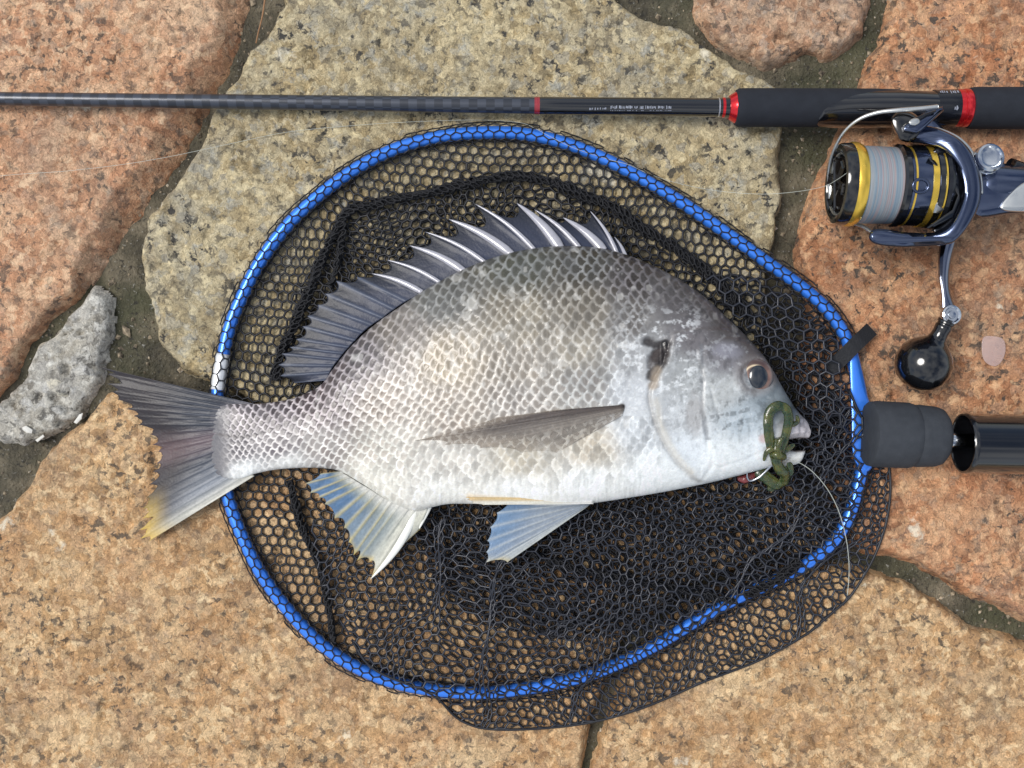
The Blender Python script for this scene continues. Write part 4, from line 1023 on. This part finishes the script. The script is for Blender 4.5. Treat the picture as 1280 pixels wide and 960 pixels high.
rodpart('winding_ring', [(902, 11.5), (902.4, 12.3), (905.4, 12.4), (906, 11.6)], RED)
rodpart('butt_section', [(905, 0), (905, 12.2), (911, 12.4), (911, 0)], GLOSS)
rodpart('winding_check', [(910, 0), (910.5, 12), (911, 14.5), (914, 16.5), (918, 19), (920.5, 20), (920.5, 0)], RED)
rodpart('foregrip', [(918, 0), (918, 18), (919.5, 21.5), (923, 23.3), (930, 23.6), (1000, 23.6), (1090, 23.4), (1120, 22.5), (1130, 21), (1130, 0)], EVA)
rodpart('reel_seat', [(1120, 0), (1120, 20), (1140, 20.5), (1160, 20.8), (1166, 20.5), (1166, 0)], GLOSS)
HOOD = mat('dark_hood_metal', (40, 42, 48), .25, .7, .4, .15, 200)
hood = rodpart('hood', [(1164, 0), (1164, 20), (1165.5, 22), (1180, 22.4), (1194, 22.6), (1196, 22), (1196, 0)], HOOD)
rodpart('locking_ring', [(1193, 0), (1193, 20), (1194, 22.6), (1199, 23.2), (1200, 22.4), (1202, 22.4), (1203, 23.4), (1208, 23.8), (1210, 22.6), (1212, 23), (1212, 0)], RED)
rodpart('rear_grip', [(1209, 0), (1209, 22), (1211, 24.6), (1216, 25.6), (1280, 25.8), (1560, 25), (1566, 22), (1566, 0)], EVA)
# glossy inlay on the reel seat: teardrop patch on the grip
nx_, na_ = 60, 26
xs_ = np.linspace(1019, 1166, nx_)
yu = np.interp(xs_, [1019, 1024, 1035, 1060, 1090, 1120, 1145, 1166], [152, 143, 136, 125, 118.5, 116.5, 118, 120])
rad_ = np.interp(xs_, [1019, 1090, 1120, 1166], [24.2, 24.2, 23.6, 21.8])
a0 = np.arcsin(np.clip((rody(xs_) - yu) / rad_, -1, 1)); a1 = np.interp(xs_, [1019, 1028, 1166], [-1.2, -1.75, -1.75])
AA = a0[:, None] + (a1 - a0)[:, None] * np.linspace(0, 1, na_)[None]
z0_ = rodz(xs_)[:, None]; kk = KZ(z0_); rimr = (rad_[:, None] + .9 * np.sin(np.pi * np.clip(np.linspace(0, 1, na_) * 1.6, 0, .5))[None] - .4) * kk
c3 = P(xs_, rody(xs_), rodz(xs_))[:, None, :] + 0 * AA[..., None]
c3 = c3 + np.stack([0 * AA, rimr * np.sin(AA) * S, rimr * np.cos(AA) * S], -1)
link('seat_inlay', mesh_np(c3.reshape(-1, 3), grid_quads(nx_, na_)[:, ::-1]), GLOSS, rod)
# faint print on the butt section and the hood: short unreadable strokes, curved on the rod
PRINT = mat('pale_print', (150, 156, 170), .5, 0, 0, .2, 900)
def strokes(x0, x1, ya, yb, n, seed, rad, dens=.75, name='lettering', parent=rod):
    r_ = np.random.default_rng(seed); vs, qs = [], []
    w = (x1 - x0) / n
    for i in range(n):
        if r_.random() > dens: continue
        xa = x0 + i * w + r_.uniform(0, .2) * w; xb = xa + w * r_.uniform(.3, .8)
        y0, y1 = sorted((ya + r_.uniform(0, .3) * (yb - ya), yb - r_.uniform(0, .3) * (yb - ya)))
        base = len(vs)
        for (xx, yy) in ((xa, y0), (xb, y0), (xb, y1), (xa, y1)):
            rr_ = rad + .35; zc_ = float(rodz(xx)); kk_ = KZ(zc_); s_ = np.clip((float(rody(xx)) - yy) / rr_, -1, 1)
            c_ = P(xx, float(rody(xx)), zc_); vs.append(c_ + np.array([0, rr_ * s_ * kk_ * S, rr_ * math.sqrt(1 - s_ * s_) * kk_ * S]))
        qs.append((base + 3, base + 2, base + 1, base))
    return link(name, mesh_np(np.array(vs), np.array(qs), smoothf=False), PRINT, parent)
strokes(736, 757, 137, 140, 13, 3, 11.2)
strokes(762, 838, 135, 139, 44, 5, 11.3, .85)
strokes(762, 838, 140.2, 141, 36, 6, 11.3, .8)
strokes(1168, 1192, 117, 122, 9, 8, 22.4, .8, parent=hood)
strokes(1184, 1190, 138, 144, 3, 9, 22.4, 1, parent=hood)

# ------------------------------------------------------------------ reel
reel = thing('fishing_reel', 'spinning reel with gold trimmed spool and black ball handle on the rod', 'fishing reel', P(1160, 300, 0))
RZ0 = 80.0; k = KZ(RZ0)
AXD = np.array([1, -.03, 0.]); RO = P(1044, 230, RZ0)
def rl_(name, prof, mt, parent=reel, n=72, sharp=30): return lathe(name, RO, AXD, [(a * S * k, r * S * k) for a, r in prof], mt, parent, n, sharp)
NAVY = mat('gunmetal', (76, 86, 110), .17, .95, .5, .08, 120)
BLK = mat('gloss_black_plastic', (12, 13, 16), .16, 0, .8, .1, 150)
GOLD = mat('gold_anodised', (248, 206, 84), .28, .85, .2, .08, 200)
SATIN = mat('satin_silver', (206, 208, 206), .3, .9, 0, .06, 200)
BROWNB = mat('dark_drag_knob', (30, 26, 24), .2, .3, .8, .2, 200)
spool = rl_('spool', [(12, 0), (12, 37), (6, 39), (1, 41), (0, 44), (1, 48.5), (5, 50.5), (14, 51), (14, 48), (14, 0)], BLK)
rl_('spool_lip', [(13.5, 48), (14, 51.2), (17, 52.2), (22, 52), (27, 49.5), (28, 46)], GOLD, spool)
LINE = NT('braided_line')
sx_ = LINE.n('ShaderNodeSeparateXYZ'); LINE.l(LINE.tc.outputs['Object'], sx_.inputs[0])
mp_ = LINE.n('ShaderNodeMapping'); mp_.inputs['Scale'].default_value = (1, .012, .012); LINE.l(LINE.tc.outputs['Object'], mp_.inputs['Vector'])
ln1 = LINE.noise(650, 2, .5, mp_.outputs[0]); ln2 = LINE.noise(1800, 2, .5, mp_.outputs[0])
lc = LINE.ramp(ln1, [(.36, lin((112, 132, 148))), (.5, lin((144, 152, 156))), (.57, lin((152, 132, 132))), (.66, lin((122, 142, 156)))])
LINE.set(Base_Color=LINE.mix(LINE.ramp(ln2, [(.35, .0), (.7, .4)]), lc, lin((92, 104, 118))), Roughness=.5)
LINE.bump(ln2, .0005, .7); LINE = LINE.m
rl_('line_winding', [(26, 44), (26, 47.2), (29, 47.8), (50, 47.6), (70, 47.2), (72, 44)], LINE, spool)
rl_('spool_flange', [(70, 44), (70.5, 48.5), (73, 51), (78, 51), (80, 48.5), (80, 44)], BLK, spool)
rl_('spool_skirt', [(79, 44), (80, 48), (84, 49), (120, 50), (124, 49), (126, 40)], NAVY, spool)
for a0_, a1_, r_ in ((82.5, 85.5, 49.6), (103, 111, 50.6), (118.5, 121, 51)):
    rl_('gold_band', [(a0_, 46), (a0_ + .4, r_), (a1_ - .4, r_ + .1), (a1_, 46)], GOLD, spool)
rl_('black_band', [(111.5, 46), (112, 51.4), (117.5, 51.8), (118, 46)], BLK, spool)
rl_('black_band', [(121.2, 46), (121.6, 52), (126, 52.4), (130, 50), (131, 40)], HOOD, spool)
# drag knob with wings and bright ring
rl_('drag_knob', [(9, 0), (7, 10), (9, 22), (11, 34)], BROWNB, spool, 48)
rl_('knob_ring', [(6, 36.4), (3.5, 37.2), (3, 38.6), (5, 39.6)], SATIN, spool, 64, 60)
def obox(name, c_, u_, v_, w_, mt, parent, bev=.25):
    bm_ = bmesh.new(); r_ = bmesh.ops.create_cube(bm_, size=2.0)
    for vv_ in bm_.verts: vv_.co = Vector(c_) + Vector(u_) * vv_.co.x + Vector(v_) * vv_.co.y + Vector(w_) * vv_.co.z
    mn = min(np.linalg.norm(u_), np.linalg.norm(v_), np.linalg.norm(w_))
    bmesh.ops.bevel(bm_, geom=list(bm_.edges), offset=mn * bev * 2, segments=2, affect='EDGES', profile=.6)
    bmesh.ops.recalc_face_normals(bm_, faces=bm_.faces)
    me = bpy.data.meshes.new(name)
    for f in bm_.faces: f.smooth = True
    bm_.to_mesh(me); bm_.free(); me.set_sharp_from_angle(angle=math.radians(40))
    return link(name, me, mt, parent)
ax_n = AXD / np.linalg.norm(AXD); rv = np.array([0, 0, 1.]); rs = np.cross(ax_n, rv)
u_s = S * k
for ang in (0.4, 1.45, 2.5):
    d_ = math.cos(ang) * rv + math.sin(ang) * rs; t_ = np.cross(ax_n, d_)
    obox('knob_wing', RO + ax_n * 6 * u_s, d_ * 31 * u_s, t_ * 4 * u_s, ax_n * 4.2 * u_s, BROWNB, spool, .35)
def on_skirt(a_, ang, r_=50.):
    d_ = math.cos(ang) * rv + math.sin(ang) * rs
    return RO + ax_n * a_ * u_s + d_ * r_ * u_s, d_, np.cross(ax_n, d_)
for base_ang in (-1.05, 1.0):
    for j in range(3):
        c_, d_, t_ = on_skirt(94.5, base_ang + (j - 1) * .17, 49.6)
        obox('skirt_slot', c_, ax_n * 7 * u_s, t_ * 2.4 * u_s, d_ * 1.3 * u_s, BLK, spool, .3)
c_, d_, t_ = on_skirt(88, .18, 50.2)
aa = np.linspace(0, 2 * np.pi, 28, endpoint=False)
tube('line_clip', c_ + np.outer(np.cos(aa) * 9.5, ax_n) * u_s + np.outer(np.sin(aa) * 8, t_) * u_s - np.outer(.5 * (np.sin(aa) * 8) ** 2 / 50, d_) * u_s, 2.0 * u_s, NAVY, spool, n=8, closed=True)
# rotor
rotor = rl_('rotor', [(126, 0), (126, 44), (130, 45), (142, 42), (154, 33), (162, 22), (166, 0)], BLK)
ARMO = [(1122, 160), (1128, 153), (1150, 156), (1172, 160), (1197, 172), (1214, 190), (1224, 214), (1227, 240), (1222, 262), (1210, 284), (1197, 299), (1186, 305), (1160, 308), (1120, 309), (1094, 305), (1086, 297), (1090, 288), (1104, 286), (1130, 290), (1160, 291), (1177, 288), (1189, 279), (1199, 262), (1205, 240), (1201, 216), (1190, 198), (1174, 185), (1150, 179), (1132, 176)]
armp = catmull(ARMO, 5, True)
def armz(x, y): return 10 * smooth(235, 205, np.abs(y - 235) * 0 + x * 0 + 235 - 30 * smooth(1150, 1215, x))
plate('rotor_arm', armp, 58, 112, 5.5, NAVY, rotor, sharp=60, zf=lambda x, y: 16 * smooth(1140, 1205, x))
plate('rotor_rib', catmull([(1176, 184), (1194, 198), (1205, 218), (1208, 240), (1203, 262), (1192, 280), (1176, 290), (1166, 288), (1182, 276), (1192, 260), (1196, 240), (1192, 220), (1180, 202), (1166, 190)], 4, True), 60, 116, 4, HOOD, rotor)
plate('rotor_brace', np.array([(1169, 218), (1173, 220), (1193, 238), (1195, 246), (1191, 257), (1172, 267), (1166, 266), (1172, 244)], float), 90, 122, 3, SATIN, rotor, zf=lambda x, y: -.45 * (x - 1166))
plate('rotor_brace', np.array([(1160, 198), (1168, 200), (1200, 232), (1202, 250), (1192, 272), (1168, 284), (1158, 284), (1190, 262), (1197, 244), (1190, 232)], float), 90, 126, 2.5, BLK, rotor, zf=lambda x, y: -.14 * (x - 1166))
plate('arm_highlight', catmull([(1172, 159), (1198, 170), (1216, 188), (1226, 213), (1229, 240), (1226, 240), (1222, 216), (1211, 193), (1195, 176), (1170, 163)], 4, True), 95, 111, 1.2, SATIN, rotor)  # bright strip added as a highlight along the outer edge of the arm
# bail bracket, roller and wire
plate('bail_bracket', catmull([(1116, 160), (1114, 148), (1122, 140), (1136, 139), (1148, 146), (1152, 158), (1150, 170), (1138, 178), (1124, 174)], 5, True), 70, 118, 8, BLK, rotor)
plate('bail_lever', np.array([(1129, 158), (1136, 153), (1160, 138), (1178, 133), (1180, 138), (1152, 164), (1146, 167), (1130, 164)], float), 112, 128, 4, NAVY, rotor)
plate('bail_lever', np.array([(1138, 150), (1150, 144), (1170, 137), (1164, 143), (1146, 153), (1140, 155)], float), 120, 132, 3, HOOD, rotor)
plate('line_roller', catmull([(1136, 152), (1141, 148), (1148, 148), (1150, 153), (1144, 157), (1138, 156)], 4, True), 118, 134, 2.5, SATIN, rotor)
bw = catmull([(1172, 134, 122), (1150, 136, 122), (1120, 138, 118), (1096, 141, 112), (1074, 149, 104), (1056, 164, 92), (1044, 184, 76), (1037, 206, 58), (1036, 232, 44), (1044, 258, 44), (1060, 276, 56), (1078, 283, 72), (1092, 292, 84)], 10)
wr = np.interp(np.arange(len(bw)), [0, 30, 45, len(bw)], [3.2, 2.4, 1.8, 2.0])
tube('bail_wire', P(bw[:, 0], bw[:, 1], bw[:, 2]), wr * S, SATIN, rotor, n=10)
# body, stem and foot
bodyprof = [(168, 0), (168, 24), (176, 30), (190, 32), (230, 31), (262, 26), (285, 16), (292, 0)]
rl_('body', bodyprof, NAVY)
plate('side_cover', catmull([(1214, 222), (1240, 214), (1280, 216), (1312, 226), (1322, 244), (1300, 264), (1260, 268), (1222, 272), (1212, 250)], 5, True), 60, 108, 10, NAVY, reel)
plate('cover_trim', catmull([(1250, 260), (1264, 240), (1284, 226), (1310, 230), (1318, 244), (1298, 262), (1272, 265)], 5, True), 84, 112, 4, SATIN, reel)
sc_ = P(1240, 206, 100); kc = KZ(110)
lathe('cap_seat', P(1239, 209, 104) - np.array([0, 0, 40 * S]), (0, .04, 1), [(a * S * kc, r * S * kc) for a, r in [(0, 0), (0, 20), (36, 19.5), (40, 18.6), (40, 0)]], NAVY, reel, 40)
lathe('screw_cap', P(1240, 194, 122) - np.array([0, .0015, 18 * S]), (0, .12, 1), [(a * S * kc, r * S * kc) for a, r in [(0, 0), (0, 18), (2, 18.6), (6, 18.6), (7, 17.8), (9, 17.8), (10, 18.4), (15, 18.2), (17.5, 16.5), (18, 14), (16, 12.5), (15, 9), (15.6, 0)]], CHROME, reel, 48, 25)
sp3 = P(np.array([1230, 1210, 1190, 1170, 1160.]), np.array([236, 214, 190, 166, 150.]), np.array([66, 60, 52, 42, 36.]))
tube('stem', resample(catmull(sp3, 6), 24), np.linspace(15, 9, 24) * S, NAVY, reel, n=16, flat=.6)
fp3 = P(np.array([1108, 1130, 1160, 1190.]), np.array([151, 151, 151, 151.]), np.array([34, 36, 36, 34.]))
tube('foot', fp3, np.array([4, 9, 9, 4]) * S, NAVY, reel, n=14, flat=.5)
tail3 = P(np.array([1262, 1280, 1306, 1330.]), np.array([206, 212, 222, 236.]), np.array([92, 88, 84, 80.]))
tube('rear_rib', resample(catmull(tail3, 6), 20), np.linspace(8, 6, 20) * S, HOOD, reel, n=12)
# handle: arm, joint and ball knob
ARMM = mat('smoked_chrome', (120, 126, 142), .1, 1, .3, .08, 100)
handle = lathe('handle_shaft', P(1212, 262, 20), (-.0, .0, 1), [(a * S, r * S) for a, r in [(0, 0), (0, 13), (44, 13), (44, 0)]], HOOD, reel, 32)
L1 = catmull([(1202, 276), (1196, 300), (1190, 322), (1187, 344), (1188, 364), (1193, 380), (1199, 391), (1198, 402), (1187, 408), (1177, 402), (1177, 388), (1176, 366), (1173, 344), (1173, 320), (1176, 296), (1180, 276)], 5, True)
arm = plate('handle_arm', L1, 26, 44, 6, ARMM, reel, zf=lambda x, y: 10 * smooth(300, 390, y))
lathe('joint_cap', P(1187, 394, 52), (.05, .03, 1), [(a * S, r * S) for a, r in [(0, 0), (0, 12), (3, 12.4), (6, 11.5), (7, 9.5), (5.6, 8), (5.6, 5), (7, 4.4), (7.4, 0)]], CHROME, arm, 36, 25)
ja, jb = P(1183, 402, 50), P(1156, 452, 35)
dv = jb - ja; Ls = np.linalg.norm(dv)
knob = lathe('knob', ja, dv, [(a * S, r * S) for a, r in [(-4, 0), (-4, 8), (-1, 10.6), (2, 10.6), (3, 9.4), (5, 9.4), (6, 10.4), (9, 10.2), (14, 9.6), (20, 10.2), (24, 12), (29, 19), (36, 27), (46, 32.6), (58, 34.2), (70, 32), (80, 25.5), (87, 15), (90, 0)]], BLK, reel, 56, 50)
lathe('knob_ring', ja + dv / Ls * 3.5 * S, dv, [(a * S, r * S) for a, r in [(-1, 9), (-.6, 10.9), (1, 10.9), (1.4, 9)]], CHROME, knob, 36)

# ------------------------------------------------------------------ lines
MONO = NT('clear_line'); MONO.set(Base_Color=MONO.mix(MONO.noise(300), lin((190, 196, 188)), lin((226, 230, 220))), Roughness=.3, Alpha=.45); MONO = MONO.m
lp = catmull([(1076, 200, 122), (1066, 210, 118), (1056, 218, 108), (1044, 226, 96), (1030, 233, 84), (1000, 239, 62), (960, 242.5, 40), (920, 241, 26), (880, 236, 14), (840, 227, 8), (808, 216, 14), (786, 206, 22), (760, 199, 20), (720, 186, 20), (690, 172, 21), (668, 160, 14), (648, 153, 7), (600, 150, 5), (520, 152, 5), (440, 157, 4), (360, 165, 5), (300, 177, 4), (240, 190, 4), (200, 198, 5), (150, 206, 5), (80, 214, 5), (0, 220, 5), (-120, 236, 5)], 8)
ln_ = tube('fishing_line', P(lp[:, 0], lp[:, 1], lp[:, 2]), .33 * S, MONO, n=6)
tag(ln_, 'thin pale line running from the spool across the slabs', 'line')
lp = catmull([(982, 575, 48), (998, 578, 46), (1016, 590, 44), (1034, 611, 40), (1048, 638, 36), (1057, 670, 32), (1061, 700, 24), (1061, 724, 14), (1059, 744, 8)], 8)
ld = tube('leader_line', P(lp[:, 0], lp[:, 1], lp[:, 2]), .55 * S, MONO, n=6)
tag(ld, 'clear leader line curving away from the mouth of the fish', 'line')

# ------------------------------------------------------------------ little things on the paving
FLK = NT('pink_flake'); FLK.set(Base_Color=FLK.mix(FLK.noise(200, 4), lin((206, 176, 168)), lin((228, 204, 198))), Roughness=.25, Alpha=.4, Coat_Weight=.4); FLK = FLK.m
fk = plate('fish_scale', catmull([(1229, 422), (1240, 420), (1254, 424), (1257, 438), (1252, 452), (1243, 458), (1231, 452), (1227, 438)], 4, True), 2.0, 4.6, 1.0, FLK)
tag(fk, 'pale pink loose fish scale stuck on the rust slab beside the ball knob', 'fish scale')
CHIP = mat('white_chip', (214, 212, 204), .6, 0, 0, .25, 700, .0004, 700)
for poly, z_, lb in (([(28, 534), (33, 532), (41, 537), (40, 542), (33, 541), (28, 537)], -8, 'white stone chip on the grey cement by the left slab'), ([(44, 550), (54, 543), (56, 546), (47, 553)], -14, 'thin white shard in the joint below the grey cement'), ([(92, 528), (99, 518), (104, 516), (102, 524), (96, 530)], -8, 'pale pebble at the edge of the grey cement')):
    o = plate('stone_chip', np.array(poly, float), z_ - 8, z_ + 7, 1.6, CHIP)
    tag(o, lb, 'stone chip', 'loose pale chips by the grey cement')
STALK = mat('dry_stalk', (150, 112, 78), .7, 0, 0, .2, 400)
st_ = catmull([(334, -24, -4), (331, 0, -8), (328, 20, -9), (323, 40, -9), (320, 54, -10)], 6)
o = tube('dry_stalk', P(st_[:, 0], st_[:, 1], st_[:, 2]), np.linspace(1.2, .8, len(st_)) * S, STALK, n=7)
tag(o, 'dry brown stalk lying in the mossy joint between two slabs', 'stalk')
